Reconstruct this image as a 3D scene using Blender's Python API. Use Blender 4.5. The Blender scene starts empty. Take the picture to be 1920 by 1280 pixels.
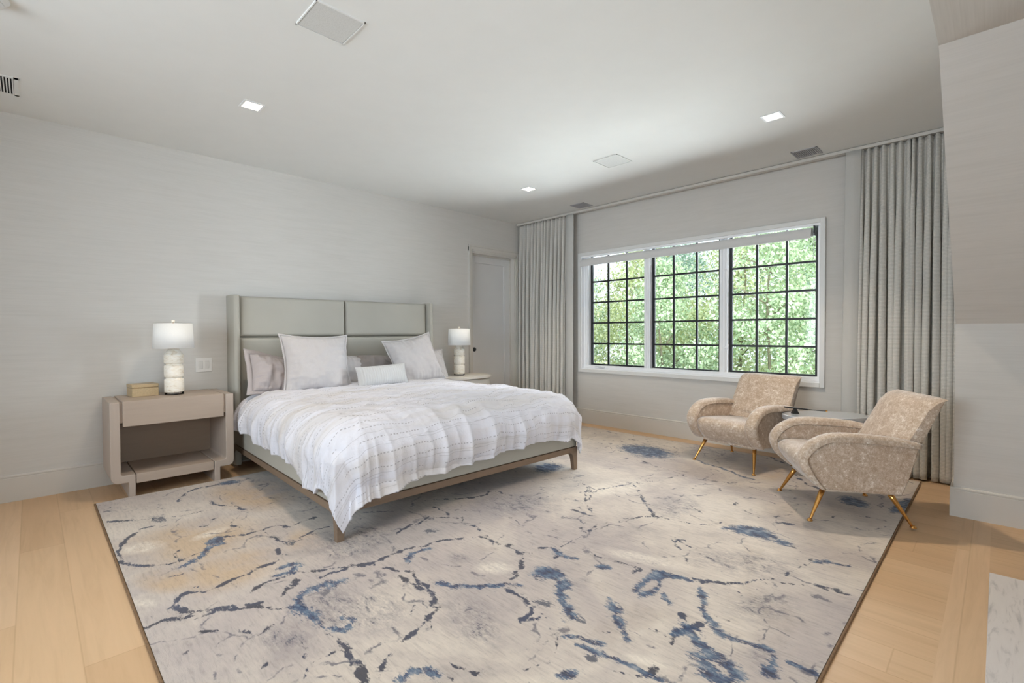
import bpy, bmesh, math, random
import numpy as np
from mathutils import Vector, Matrix, noise

random.seed(7)
S = bpy.context.scene
COL = S.collection
PI = math.pi
H = 2.74            # ceiling height

# ------------------------------------------------------------------ camera
cx, cy, cz, yaw, pitch, roll, fpx = -5.0975, -4.9225, 1.1781, 0.788567, -0.018238, -0.004826, 906.72
fw = Vector((math.cos(yaw)*math.cos(pitch), math.sin(yaw)*math.cos(pitch), math.sin(pitch)))
rt = Vector((math.sin(yaw), -math.cos(yaw), 0))
up = rt.cross(fw)
r2 = rt*math.cos(roll) + up*math.sin(roll)
u2 = -rt*math.sin(roll) + up*math.cos(roll)
cam_d = bpy.data.cameras.new('camera')
cam_d.sensor_width = 36.0
cam_d.lens = 36.0*fpx/1920.0
cam_d.clip_start = 0.05
cam = bpy.data.objects.new('camera', cam_d)
COL.objects.link(cam)
M = Matrix((r2, u2, -fw)).transposed().to_4x4()
M.translation = Vector((cx, cy, cz))
cam.matrix_world = M
S.camera = cam

# ------------------------------------------------------------------ world, sun, daylight, exposure
W = bpy.data.worlds.new('sky'); S.world = W
W.use_nodes = True
bg = W.node_tree.nodes['Background']
bg.inputs['Color'].default_value = (0.80, 0.90, 1.0, 1)
bg.inputs['Strength'].default_value = 2.0

def lamp(name, kind, loc, target, energy, color, **kw):
    d = bpy.data.lights.new(name, kind)
    d.energy = energy; d.color = color
    for k, v in kw.items(): setattr(d, k, v)
    o = bpy.data.objects.new(name, d); COL.objects.link(o)
    o.location = loc
    o.rotation_euler = (Vector(target)-Vector(loc)).to_track_quat('-Z', 'Y').to_euler()
    return o

lamp('sun', 'SUN', (0.0, -9, 7.5), (0, 0, 0), 3.4, (1.0, 0.95, 0.86), angle=0.02)
# area lamps added for daylight of the open sky above the trees, and of the sunlit ground below, entering through the window
lamp('window_sky_light', 'AREA', (1.5, -2.4, 3.25), (-1.6, -2.4, 0.3), 280, (0.80, 0.90, 1.0), shape='RECTANGLE', size=3.2, size_y=1.7)
lamp('window_ground_light', 'AREA', (2.9, -2.4, -1.3), (1.9, -2.4, 2.74), 1450, (0.88, 0.95, 1.0), shape='RECTANGLE', size=6.0, size_y=4.6)
lamp('window_flank_light', 'AREA', (2.8, -7.0, 2.2), (-2.6, 0.0, 1.3), 1600, (0.86, 0.93, 1.0), shape='RECTANGLE', size=3.0, size_y=3.0)  # panel added beside the view to brighten the bed wall
# fill lamps outside two added windows behind the camera, brightening the room
lamp('far_fill_light', 'AREA', (-7.75, -3.1, 1.6), (-3.8, -3.0, 2.7), 105, (0.82, 0.91, 1.0), shape='RECTANGLE', size=2.7, size_y=1.6)
lamp('side_fill_light', 'AREA', (-4.5, -6.25, 1.25), (-3.6, -3.0, 1.0), 26, (0.93, 0.96, 1.0), shape='RECTANGLE', size=2.3, size_y=1.6)
S.view_settings.view_transform = 'Standard'
S.view_settings.look = 'None'
S.view_settings.gamma = 1.0
S.view_settings.use_curve_mapping = False
S.view_settings.exposure = 0.36
cy_ = S.cycles
cy_.use_denoising = True
cy_.max_bounces = 10
cy_.diffuse_bounces = 6
cy_.glossy_bounces = 4
cy_.transmission_bounces = 6
cy_.transparent_max_bounces = 12
cy_.sample_clamp_indirect = 6.0
cy_.caustics_reflective = False
cy_.caustics_refractive = False

# ------------------------------------------------------------------ materials
def lin(r, g, b):
    f = lambda c: (c/255.0/12.92) if c/255.0 <= 0.04045 else ((c/255.0+0.055)/1.055)**2.4
    return (f(r), f(g), f(b), 1)

class NT:
    """small helper around a material's node tree"""
    def __init__(s, name, rough=0.6, color=(0.8, 0.8, 0.8, 1), metal=0.0, spec=0.5):
        s.m = bpy.data.materials.new(name); s.m.use_nodes = True
        s.t = s.m.node_tree; s.n = s.t.nodes
        s.b = s.n['Principled BSDF']
        s.b.inputs['Base Color'].default_value = color
        s.b.inputs['Roughness'].default_value = rough
        s.b.inputs['Metallic'].default_value = metal
        s.b.inputs['Specular IOR Level'].default_value = spec
    def node(s, t, **kw):
        n = s.n.new(t)
        for k, v in kw.items():
            if hasattr(n, k): setattr(n, k, v)
            else: n.inputs[k.replace('_', ' ')].default_value = v
        return n
    def link(s, a, b): s.t.links.new(a, b)
    def coord(s, which='Object', scale=(1, 1, 1), rot=(0, 0, 0)):
        c = s.n.new('ShaderNodeTexCoord'); mp = s.n.new('ShaderNodeMapping')
        mp.inputs['Scale'].default_value = scale; mp.inputs['Rotation'].default_value = rot
        s.link(c.outputs[which], mp.inputs['Vector'])
        return mp.outputs['Vector']
    def noise(s, vec, scale, detail=4, rough=0.55, dist=0.0):
        n = s.n.new('ShaderNodeTexNoise')
        n.inputs['Scale'].default_value = scale; n.inputs['Detail'].default_value = detail
        n.inputs['Roughness'].default_value = rough; n.inputs['Distortion'].default_value = dist
        if vec is not None: s.link(vec, n.inputs['Vector'])
        return n.outputs['Fac']
    def ramp(s, fac, stops, interp='LINEAR'):
        r = s.n.new('ShaderNodeValToRGB'); cr = r.color_ramp; cr.interpolation = interp
        while len(cr.elements) < len(stops): cr.elements.new(0.5)
        for e, (p, c) in zip(cr.elements, stops):
            e.position = p
            e.color = c if isinstance(c, (tuple, list)) else (c, c, c, 1)
        s.link(fac, r.inputs['Fac'])
        return r.outputs['Color']
    def mix(s, fac, a, b, blend='MIX'):
        x = s.n.new('ShaderNodeMix'); x.data_type = 'RGBA'; x.blend_type = blend
        for sock, v in ((x.inputs[0], fac), (x.inputs[6], a), (x.inputs[7], b)):
            if hasattr(v, 'default_value') or hasattr(v, 'is_linked'): s.link(v, sock)
            else: sock.default_value = v
        return x.outputs[2]
    def math(s, op, a, b=0.0, c=0.0):
        x = s.n.new('ShaderNodeMath'); x.operation = op
        for sock, v in zip(x.inputs, (a, b, c)):
            if hasattr(v, 'is_linked'): s.link(v, sock)
            else: sock.default_value = v
        return x.outputs[0]
    def bump(s, height, strength=0.2, dist=0.01):
        b = s.n.new('ShaderNodeBump'); b.inputs['Strength'].default_value = strength
        b.inputs['Distance'].default_value = dist
        s.link(height, b.inputs['Height']); s.link(b.outputs['Normal'], s.b.inputs['Normal'])
    def color(s, c): s.link(c, s.b.inputs['Base Color'])

def plain(name, rgb, rough=0.6, metal=0.0, spec=0.5, vary=0.03, scale=6.0):
    t = NT(name, rough, lin(*rgb), metal, spec)
    f = t.noise(t.coord(), scale, 3)
    c = lin(*rgb)
    lo = tuple(x*(1-vary) for x in c[:3])+(1,); hi = tuple(min(1, x*(1+vary)) for x in c[:3])+(1,)
    t.color(t.ramp(f, [(0.3, lo), (0.7, hi)]))
    return t.m

def wallpaper(name, rgb, scale=(1.2, 1.2, 70)):
    """grasscloth: long thin horizontal slubs"""
    t = NT(name, 0.75, lin(*rgb), spec=0.25)
    v = t.coord('Object', scale)
    f = t.noise(v, 2.2, 6, 0.62, 0.3)
    v2 = t.coord('Object', (scale[0]*1.5, scale[1]*1.5, scale[2]*0.32))
    f2 = t.noise(v2, 1.5, 3, 0.5)
    c = lin(*rgb)
    k = lambda m: tuple(min(1, x*m) for x in c[:3])+(1,)
    a = t.ramp(f, [(0.28, k(0.95)), (0.5, k(1.0)), (0.75, k(1.03))])
    b = t.ramp(f2, [(0.30, (0.965, 0.965, 0.96, 1)), (0.6, (1, 1, 1, 1))])
    t.color(t.mix(1.0, a, b, 'MULTIPLY'))
    t.bump(f, 0.08, 0.004)
    return t.m

def oak(name):
    """pale oak boards running toward the bed wall, a border board along the hearth"""
    t = NT(name, 0.42, lin(205, 170, 130), spec=0.35)
    co = t.n.new('ShaderNodeTexCoord'); sep = t.n.new('ShaderNodeSeparateXYZ')
    t.link(co.outputs['Object'], sep.inputs[0])
    x, y = sep.outputs[0], sep.outputs[1]
    border = t.math('MULTIPLY', t.math('LESS_THAN', y, -4.775), t.math('GREATER_THAN', y, -4.902))
    def boards(a, l, width, length):
        row = t.math('FLOOR', t.math('DIVIDE', a, width))
        off = t.math('MULTIPLY', t.math('FRACT', t.math('MULTIPLY', t.math('SINE', t.math('MULTIPLY', row, 12.9898)), 43758.5)), length)
        cell = t.math('FLOOR', t.math('DIVIDE', t.math('ADD', l, off), length))
        rnd = t.math('FRACT', t.math('MULTIPLY', t.math('SINE', t.math('ADD', t.math('MULTIPLY', row, 78.233), t.math('MULTIPLY', cell, 37.719))), 9631.7))
        fa = t.math('FRACT', t.math('DIVIDE', a, width))
        fl = t.math('FRACT', t.math('DIVIDE', t.math('ADD', l, off), length))
        ea = t.math('MULTIPLY', t.math('MINIMUM', fa, t.math('SUBTRACT', 1.0, fa)), width)
        el = t.math('MULTIPLY', t.math('MINIMUM', fl, t.math('SUBTRACT', 1.0, fl)), length)
        e = t.math('MINIMUM', ea, el)
        cmb = t.n.new('ShaderNodeCombineXYZ')
        t.link(t.math('MULTIPLY', a, 22.0), cmb.inputs[0])
        t.link(t.math('MULTIPLY', l, 1.4), cmb.inputs[1])
        t.link(t.math('MULTIPLY', rnd, 60.0), cmb.inputs[2])
        g = t.noise(cmb.outputs[0], 1.0, 5, 0.6, 0.8)
        return rnd, e, g
    r1, e1, g1 = boards(x, y, 0.178, 2.1)
    r2_, e2, g2 = boards(y, x, 0.127, 2.6)
    sel = lambda p, q: t.math('ADD', t.math('MULTIPLY', p, t.math('SUBTRACT', 1.0, border)), t.math('MULTIPLY', q, border))
    r, e, g = sel(r1, r2_), sel(e1, e2), sel(g1, g2)
    base = t.ramp(r, [(0.0, lin(199, 165, 128)), (0.35, lin(204, 170, 133)), (0.7, lin(208, 175, 138)), (1.0, lin(213, 181, 146))])
    grain = t.ramp(g, [(0.25, (0.86, 0.84, 0.80, 1)), (0.5, (0.97, 0.97, 0.96, 1)), (0.75, (1.03, 1.03, 1.03, 1))])
    c = t.mix(1.0, base, grain, 'MULTIPLY')
    gap = t.ramp(e, [(0.0, (0.84, 0.81, 0.77, 1)), (0.0020, (1, 1, 1, 1))])
    t.color(t.mix(1.0, c, gap, 'MULTIPLY'))
    t.bump(e, 0.05, 0.002)
    return t.m

def marble(name, rgb, vein, scale=3.0, rough=0.25):
    t = NT(name, rough, lin(*rgb), spec=0.5)
    f = t.noise(t.coord('Object', (1.4, 9, 9)), scale, 6, 0.6, 1.2)
    t.color(t.ramp(f, [(0.3, lin(*vein)), (0.47, lin(*rgb)), (0.8, lin(*[min(255, c+6) for c in rgb]))]))
    return t.m

def alabaster(name):
    t = NT(name, 0.45, lin(240, 234, 222), spec=0.4)
    f = t.noise(t.coord('Object', (1, 1, 2.2)), 16, 5, 0.6, 1.4)
    t.color(t.ramp(f, [(0.32, lin(214, 200, 178)), (0.46, lin(240, 233, 219)), (0.7, lin(250, 247, 240))]))
    t.b.inputs['Subsurface Weight'].default_value = 0.0
    return t.m

def linen(name, rgb, scale=900, strength=0.25, vary=0.05):
    t = NT(name, 0.85, lin(*rgb), spec=0.15)
    v = t.coord('Object')
    f = t.noise(v, scale*0.25, 2, 0.5)
    g = t.noise(v, 5, 4)
    c = lin(*rgb)
    k = lambda m: tuple(min(1, x*m) for x in c[:3])+(1,)
    t.color(t.mix(0.5, t.ramp(f, [(0.3, k(1-vary)), (0.7, k(1+vary))]), t.ramp(g, [(0.3, k(0.97)), (0.7, k(1.03))])))
    t.bump(f, strength, 0.002)
    t.b.inputs['Sheen Weight'].default_value = 0.15
    return t.m

def curtain_cloth(name, rgb, rib=True):
    t = NT(name, 0.85, lin(*rgb), spec=0.12)
    v = t.coord('Object')
    sep = t.n.new('ShaderNodeSeparateXYZ'); t.link(v, sep.inputs[0])
    wob = t.math('MULTIPLY', t.noise(t.coord('Object', (30, 30, 2)), 3.0, 2), 3.0)
    s = t.math('SINE', t.math('ADD', t.math('MULTIPLY', sep.outputs[2], 2*PI/0.0105), wob))
    h = t.math('ADD', t.math('MULTIPLY', s, 0.5), 0.5)
    n = t.noise(v, 160, 3, 0.6)
    h2 = t.math('ADD', t.math('MULTIPLY', h, 0.6), t.math('MULTIPLY', n, 0.5))
    c = lin(*rgb)
    k = lambda m: tuple(min(1, x*m) for x in c[:3])+(1,)
    t.color(t.ramp(h2, [(0.2, k(0.82)), (0.55, k(1.0)), (0.9, k(1.10))]))
    t.bump(h2, 0.6 if rib else 0.2, 0.003)
    t.b.inputs['Sheen Weight'].default_value = 0.1
    return t.m

def velvet(name):
    """greige chenille with paler flecks"""
    t = NT(name, 0.65, lin(190, 172, 154), spec=0.25)
    v = t.coord('Object')
    a = t.noise(v, 20, 6, 0.75, 0.9)
    b = t.noise(v, 210, 3, 0.75)
    c = t.noise(v, 75, 4, 0.75, 0.5)
    m = t.math('ADD', t.math('ADD', t.math('MULTIPLY', a, 0.42), t.math('MULTIPLY', c, 0.36)), t.math('MULTIPLY', b, 0.22))
    t.color(t.ramp(m, [(0.36, lin(164, 141, 119)), (0.49, lin(194, 174, 154)), (0.55, lin(212, 197, 181)), (0.61, lin(243, 237, 229))]))
    t.bump(t.math('ADD', b, c), 0.4, 0.004)
    t.b.inputs['Sheen Weight'].default_value = 0.8
    t.b.inputs['Sheen Roughness'].default_value = 0.30
    t.b.inputs['Sheen Tint'].default_value = (0.96, 0.97, 1.0, 1)
    return t.m

def leather(name, rgb):
    t = NT(name, 0.5, lin(*rgb), spec=0.35)
    f = t.noise(t.coord(), 240, 2, 0.5)
    g = t.noise(t.coord(), 3, 2)
    c = lin(*rgb); k = lambda m: tuple(min(1, x*m) for x in c[:3])+(1,)
    t.color(t.ramp(g, [(0.3, k(0.97)), (0.7, k(1.03))]))
    t.bump(f, 0.05, 0.001)
    return t.m

def wood(name, rgb, axis=0, rough=0.5, vary=0.10):
    sc = [14, 14, 14]; sc[axis] = 1.2
    t = NT(name, rough, lin(*rgb), spec=0.35)
    f = t.noise(t.coord('Object', tuple(sc)), 3.0, 5, 0.6, 0.5)
    c = lin(*rgb); k = lambda m: tuple(min(1, x*m) for x in c[:3])+(1,)
    t.color(t.ramp(f, [(0.25, k(1-vary)), (0.55, k(1.0)), (0.8, k(1+vary*0.6))]))
    t.bump(f, 0.04, 0.002)
    return t.m

def emit(name, rgb, strength):
    t = NT(name, 0.5, lin(*rgb))
    t.b.inputs['Emission Color'].default_value = lin(*rgb)
    t.b.inputs['Emission Strength'].default_value = strength
    return t.m

def glass(name, tint=(1, 1, 1, 1), refl=0.06):
    m = bpy.data.materials.new(name); m.use_nodes = True
    t = m.node_tree; t.nodes.clear()
    o = t.nodes.new('ShaderNodeOutputMaterial'); mx = t.nodes.new('ShaderNodeMixShader')
    tr = t.nodes.new('ShaderNodeBsdfTransparent'); gl = t.nodes.new('ShaderNodeBsdfGlossy')
    fr = t.nodes.new('ShaderNodeFresnel'); fr.inputs['IOR'].default_value = 1.35
    tr.inputs['Color'].default_value = tint; gl.inputs['Roughness'].default_value = 0.02
    t.links.new(fr.outputs[0], mx.inputs[0]); t.links.new(tr.outputs[0], mx.inputs[1])
    t.links.new(gl.outputs[0], mx.inputs[2]); t.links.new(mx.outputs[0], o.inputs['Surface'])
    return m

def leaf(name, a, b, c):
    m = bpy.data.materials.new(name); m.use_nodes = True
    t = m.node_tree; t.nodes.clear()
    o = t.nodes.new('ShaderNodeOutputMaterial'); mx = t.nodes.new('ShaderNodeMixShader'); mx.inputs[0].default_value = 0.4
    d = t.nodes.new('ShaderNodeBsdfDiffuse'); tr = t.nodes.new('ShaderNodeBsdfTranslucent')
    g = t.nodes.new('ShaderNodeNewGeometry'); r = t.nodes.new('ShaderNodeValToRGB')
    cr = r.color_ramp; cr.elements.new(0.5)
    for e, (p, col) in zip(cr.elements, ((0.0, a), (0.5, b), (1.0, c))): e.position = p; e.color = lin(*col)
    t.links.new(g.outputs['Random Per Island'], r.inputs['Fac'])
    t.links.new(r.outputs['Color'], d.inputs['Color']); t.links.new(r.outputs['Color'], tr.inputs['Color'])
    t.links.new(d.outputs[0], mx.inputs[1]); t.links.new(tr.outputs[0], mx.inputs[2])
    t.links.new(mx.outputs[0], o.inputs['Surface'])
    return m

WALL = wallpaper('grasscloth_wallpaper', (207, 204, 199))
WALLX = wallpaper('grasscloth_soffit', (207, 204, 199), (1.2, 70, 70))
CEIL = plain('ceiling_paint', (226, 226, 223), 0.8, spec=0.2, vary=0.01)
TRIM = plain('trim_paint', (205, 201, 194), 0.45, spec=0.4, vary=0.01)
WHITE = plain('window_white', (232, 233, 234), 0.4, vary=0.01)
OAK = oak('oak_boards')
FRAMEW = plain('frame_white', (246, 247, 249), 0.35, vary=0.005)
BLACK = plain('black_steel', (26, 27, 29), 0.45, vary=0.05)
GRILLE = plain('painted_grille', (205, 205, 203), 0.6, vary=0.02)
VENTP = plain('grey_vent', (172, 172, 176), 0.6, vary=0.02)
DARK = plain('dark_void', (14, 13, 12), 0.9, vary=0.1)
LEATH = leather('cream_leather', (174, 171, 161))
WALNUT = wood('greyed_walnut', (128, 108, 90), 0)
NSTW = wood('pale_lacquered_oak', (172, 156, 142), 0, 0.45, 0.05)
NSTD = wood('pale_lacquered_oak_frame', (176, 162, 150), 2, 0.45, 0.04)
BRASS = plain('polished_brass', (214, 160, 92), 0.22, 1.0, vary=0.03)
VELV = velvet('greige_velvet')
CURT = curtain_cloth('ribbed_curtain', (206, 203, 197))
CURTL = linen('curtain_edge', (192, 191, 187), 600, 0.15, 0.02)
CHROME = plain('chrome', (225, 225, 228), 0.08, 1.0, vary=0.01)
SHADE = linen('white_shade', (240, 240, 238), 500, 0.1, 0.02)
ALAB = alabaster('alabaster')
ACRYL = glass('clear_acrylic', (0.97, 0.98, 0.99, 1))
PANE = glass('window_glass', (0.97, 0.98, 0.98, 1))
BLINDM = linen('blind_fabric', (214, 213, 211), 700, 0.1, 0.02)

# ------------------------------------------------------------------ mesh helpers
class MB:
    """collects geometry for one mesh"""
    def __init__(s): s.v = []; s.f = []; s.m = None
    def add(s, vs, fs):
        b = len(s.v); s.v += [tuple(v) for v in vs]; s.f += [tuple(i+b for i in f) for f in fs]; return s
    def box(s, a, b, mat=None):
        x0, y0, z0 = a; x1, y1, z1 = b
        vs = [(x0, y0, z0), (x1, y0, z0), (x1, y1, z0), (x0, y1, z0), (x0, y0, z1), (x1, y0, z1), (x1, y1, z1), (x0, y1, z1)]
        if mat is not None: vs = [mat @ Vector(v) for v in vs]
        return s.add(vs, [(0, 3, 2, 1), (4, 5, 6, 7), (0, 1, 5, 4), (1, 2, 6, 5), (2, 3, 7, 6), (3, 0, 4, 7)])
    def prism(s, poly, axis, a, b):
        """polygon (list of 2D) extruded along axis between a and b"""
        n = len(poly)
        def P(p, t):
            return {0: (t, p[0], p[1]), 1: (p[0], t, p[1]), 2: (p[0], p[1], t)}[axis]
        vs = [P(p, a) for p in poly]+[P(p, b) for p in poly]
        fs = [tuple(range(n-1, -1, -1)), tuple(range(n, 2*n))]+[(i, (i+1) % n, (i+1) % n+n, i+n) for i in range(n)]
        return s.add(vs, fs)
    def lathe(s, prof, seg=32, c=(0, 0, 0), cap=True):
        """profile of (radius, z)"""
        n = len(prof); vs = []
        for r, z in prof:
            for i in range(seg):
                a = 2*PI*i/seg; vs.append((c[0]+r*math.cos(a), c[1]+r*math.sin(a), c[2]+z))
        fs = [(j*seg+i, j*seg+(i+1) % seg, (j+1)*seg+(i+1) % seg, (j+1)*seg+i) for j in range(n-1) for i in range(seg)]
        if cap: fs += [tuple(range(seg-1, -1, -1)), tuple((n-1)*seg+i for i in range(seg))]
        return s.add(vs, fs)
    def tube(s, path, radii, seg=12):
        pts = [Vector(p) for p in path]; n = len(pts)
        if not isinstance(radii, (list, tuple)): radii = [radii]*n
        rings = []; prev = None
        for i in range(n):
            d = (pts[min(i+1, n-1)]-pts[max(i-1, 0)]).normalized()
            a = prev if prev is not None else (Vector((0, 0, 1)) if abs(d.z) < 0.9 else Vector((1, 0, 0)))
            u = (a-d*a.dot(d)).normalized(); w = d.cross(u); prev = u
            rings.append([pts[i]+(u*math.cos(2*PI*k/seg)+w*math.sin(2*PI*k/seg))*radii[i] for k in range(seg)])
        vs = [p for r in rings for p in r]
        fs = [(j*seg+i, j*seg+(i+1) % seg, (j+1)*seg+(i+1) % seg, (j+1)*seg+i) for j in range(n-1) for i in range(seg)]
        fs += [tuple(range(seg-1, -1, -1)), tuple((n-1)*seg+i for i in range(seg))]
        return s.add(vs, fs)
    def grid(s, P, nu, nv, close_u=False):
        vs = [P(i, j) for j in range(nv) for i in range(nu)]
        fs = []
        for j in range(nv-1):
            for i in range(nu if close_u else nu-1):
                fs.append((j*nu+i, j*nu+(i+1) % nu, (j+1)*nu+(i+1) % nu, (j+1)*nu+i))
        return s.add(vs, fs)
    def build(s, name, mat, parent=None, smooth=False, bevel=0.0, seg=2, subsurf=0, solid=0.0, recalc=True, loc=None, rotz=0.0):
        me = bpy.data.meshes.new(name); me.from_pydata(s.v, [], s.f)
        if recalc:
            bm = bmesh.new(); bm.from_mesh(me); bmesh.ops.recalc_face_normals(bm, faces=bm.faces[:]); bm.to_mesh(me); bm.free()
        me.materials.append(mat)
        if smooth:
            me.polygons.foreach_set('use_smooth', [True]*len(me.polygons))
        o = bpy.data.objects.new(name, me); COL.objects.link(o)
        if parent is not None: o.parent = parent
        if loc is not None: o.location = loc
        o.rotation_euler.z = rotz
        if solid:
            m = o.modifiers.new('thick', 'SOLIDIFY'); m.thickness = abs(solid); m.offset = -1 if solid > 0 else 1
        if bevel:
            m = o.modifiers.new('round', 'BEVEL'); m.width = bevel; m.segments = seg; m.limit_method = 'ANGLE'; m.angle_limit = 0.6
            m.harden_normals = False
            me.polygons.foreach_set('use_smooth', [True]*len(me.polygons))
            if not smooth: me.set_sharp_from_angle(angle=0.7)
        if subsurf:
            m = o.modifiers.new('smooth', 'SUBSURF'); m.levels = subsurf; m.render_levels = subsurf
        return o

def thing(name, label, cat, loc=(0, 0, 0), rotz=0.0, group=None):
    o = bpy.data.objects.new(name, None); COL.objects.link(o)
    o.location = loc; o.rotation_euler.z = rotz; o.empty_display_size = 0.1
    o['label'] = label; o['category'] = cat
    if group: o['group'] = group
    return o
def tag(o, label, cat, group=None):
    o['label'] = label; o['category'] = cat
    if group: o['group'] = group
    return o
def struct(o): o['kind'] = 'structure'; return o

# ------------------------------------------------------------------ room shell
XW, YS = -7.4, -6.0          # far side walls behind the camera
YC = -4.73                   # line where the high ceiling ends and the low soffit begins
struct(MB().box((XW, YS, -0.15), (0.25, 0.2, 0)).build('floor', OAK))
struct(MB().box((XW, YC, H), (0.25, 0.2, H+0.12)).build('ceiling', CEIL))
# bed wall with door opening
DX0, DX1, DZ = -0.955, -0.135, 2.255
m = MB()
m.box((XW, 0, 0), (DX0, 0.16, H)); m.box((DX1, 0, 0), (0.0, 0.16, H)); m.box((DX0, 0, DZ), (DX1, 0.16, H))
struct(m.build('wall_bed', WALL))
# window wall with opening
WY0, WY1, WZ0, WZ1 = -3.777, -1.084, 0.705, 2.163
m = MB()
m.box((0, WY1, 0), (0.22, 0.16, H)); m.box((0, YC-0.1, 0), (0.22, WY0, H))
m.box((0, WY0, 0), (0.22, WY1, WZ0)); m.box((0, WY0, WZ1), (0.03, WY1, H)).box((0.03, WY0, 2.27), (0.22, WY1, H))
struct(m.build('wall_window', WALL))
# knee wall, roof slope, low soffit, alcove cheek
KX, KZ, SX, SZ = -0.94, 1.22, -2.327, 2.395
struct(MB().prism([(KX, 0), (KX+0.1, 0), (KX+0.1, KZ), (KX, KZ)], 1, YS, YC).build('wall_knee', WALL))
struct(MB().prism([(KX, KZ), (KX+0.1, KZ), (SX+0.06, SZ+0.12), (SX, SZ)], 1, YS, YC).build('wall_slope', WALL))
struct(MB().box((XW, YS, SZ), (SX, YC, SZ+0.12)).build('ceiling_soffit', WALLX))
m = MB().prism([(KX+0.1, 0), (0.0, 0), (0.0, H), (XW, H), (XW, SZ+0.12), (SX, SZ+0.12), (KX+0.1, KZ)], 1, YC-0.1, YC-0.002)
struct(m.build('wall_cheek', WALL))
m = MB(); FY0, FY1, FZ0, FZ1 = -4.6, -1.7, 0.75, 2.45
for bx in (((XW-0.15, YS, 0), (XW, FY0, H)), ((XW-0.15, FY1, 0), (XW, 0.16, H)), ((XW-0.15, FY0, 0), (XW, FY1, FZ0)), ((XW-0.15, FY0, FZ1), (XW, FY1, H))): m.box(*bx)
struct(m.build('wall_far', WALL))
m = MB(); HX0, HX1, HZ0, HZ1 = -5.7, -3.3, 0.5, 2.15
for bx in (((XW, YS-0.15, 0), (HX0, YS, H)), ((HX1, YS-0.15, 0), (KX+0.1, YS, H)), ((HX0, YS-0.15, 0), (HX1, YS, HZ0)), ((HX0, YS-0.15, HZ1), (HX1, YS, H))): m.box(*bx)
struct(m.build('wall_hearth', WALL))
struct(MB().box((-7.2, YS-3.2, 2.40), (-1.8, YS-0.15, 2.55)).build('sun_block_slab', TRIM))   # unseen slab added to keep the sun out of that window

# baseboards: flat board with a small stepped cap
BH = 0.187
def base_profile(t=0.018):
    return [(0, 0), (t, 0), (t, BH-0.022), (t-0.003, BH-0.019), (t-0.003, BH-0.016), (t, BH-0.013), (t, BH-0.006), (t-0.006, BH), (0, BH)]
def baseboard(name, p0, p1, out):
    """board from p0 to p1 on the floor, thickness toward out"""
    p0, p1, out = Vector(p0), Vector(p1), Vector(out)
    pr = base_profile(); n = len(pr)
    vs = [p0+out*a+Vector((0, 0, z)) for a, z in pr]+[p1+out*a+Vector((0, 0, z)) for a, z in pr]
    fs = [tuple(range(n)), tuple(range(2*n-1, n-1, -1))]+[(i, (i+1) % n, (i+1) % n+n, i+n) for i in range(n)]
    return struct(MB().add(vs, fs).build(name, TRIM))
baseboard('baseboard_bed', (XW, 0, 0), (DX0-0.055, 0, 0), (0, -1, 0))
baseboard('baseboard_window', (0, YC, 0), (0, 0, 0), (-1, 0, 0))
baseboard('baseboard_knee', (KX, YS, 0), (KX, YC, 0), (-1, 0, 0))
baseboard('baseboard_cheek', (KX-0.018, YC, 0), (0, YC, 0), (0, 1, 0))

# stone set flush in the floor before the hearth
m = MB().box((-4.4, -5.9, -0.02), (-1.815, -4.902, 0.004))
tag(m.build('hearth_slab', marble('grey_marble', (214, 207, 202), (176, 170, 168)), bevel=0.001), 'pale grey-veined marble slab set into the oak floor', 'hearth')

# ------------------------------------------------------------------ door in the bed wall
d = thing('door_1', 'tall grey painted panel door in the corner behind the bed', 'door'); del d['label'], d['category']; struct(d)
CW = 0.058
m = MB()
def casing_profile(a0, a1):   # cross-section thickness steps from outer to inner edge
    return [(a0, 0.030), (a0+(a1-a0)*0.25, 0.030), (a0+(a1-a0)*0.32, 0.022), (a0+(a1-a0)*0.72, 0.020), (a0+(a1-a0)*0.8, 0.014), (a1, 0.014)]
def casing(side, x_out, x_in, z1):
    pr = casing_profile(x_out, x_in)
    poly = [(x_out, 0.0)]+[(a, -t) for a, t in pr]+[(x_in, 0.0)]
    return MB().prism(poly, 2, 0, z1)
casing('l', DX0-CW, DX0, DZ+CW).build('door_casing', TRIM, d)
casing('r', DX1+0.085, DX1, DZ+CW).build('door_casing', TRIM, d)
pr = casing_profile(DZ+CW+0.03, DZ)
MB().prism([(-0.0, DZ+CW+0.03)]+[(-t, a) for a, t in pr]+[(-0.0, DZ)], 0, DX0-CW-0.0, DX1+0.085).build('door_casing', TRIM, d)
m = MB().box((DX0, 0, 0), (DX0+0.018, 0.14, DZ)).box((DX1-0.018, 0, 0), (DX1, 0.14, DZ)).box((DX0, 0, DZ-0.018), (DX1, 0.14, DZ))
m.box((DX1-0.034, 0.075, 0), (DX1-0.018, 0.088, DZ)); m.box((DX0, 0.075, DZ-0.034), (DX1, 0.088, DZ-0.018))
m.build('door_jamb', TRIM, d)
m = MB(); a, b = DX0+0.02, DX1-0.02
m.box((a, 0.108, 0.01), (b, 0.125, DZ-0.02))
for bx in (((a, 0.09, 0.01), (a+0.115, 0.11, DZ-0.02)), ((b-0.115, 0.09, 0.01), (b, 0.11, DZ-0.02)), ((a+0.115, 0.09, DZ-0.125), (b-0.115, 0.11, DZ-0.02)), ((a+0.115, 0.09, 0.01), (b-0.115, 0.11, 0.22))): m.box(*bx)
dl = m.build('door_leaf', plain('door_paint', (212, 211, 210), 0.45, vary=0.01), d, bevel=0.002)
MB().lathe([(0.0, 0.0), (0.014, 0.0), (0.012, 0.02), (0.012, 0.03), (0.026, 0.036), (0.029, 0.05), (0.024, 0.062), (0, 0.066)], 24).build('door_knob', BLACK, d, True)
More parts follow.
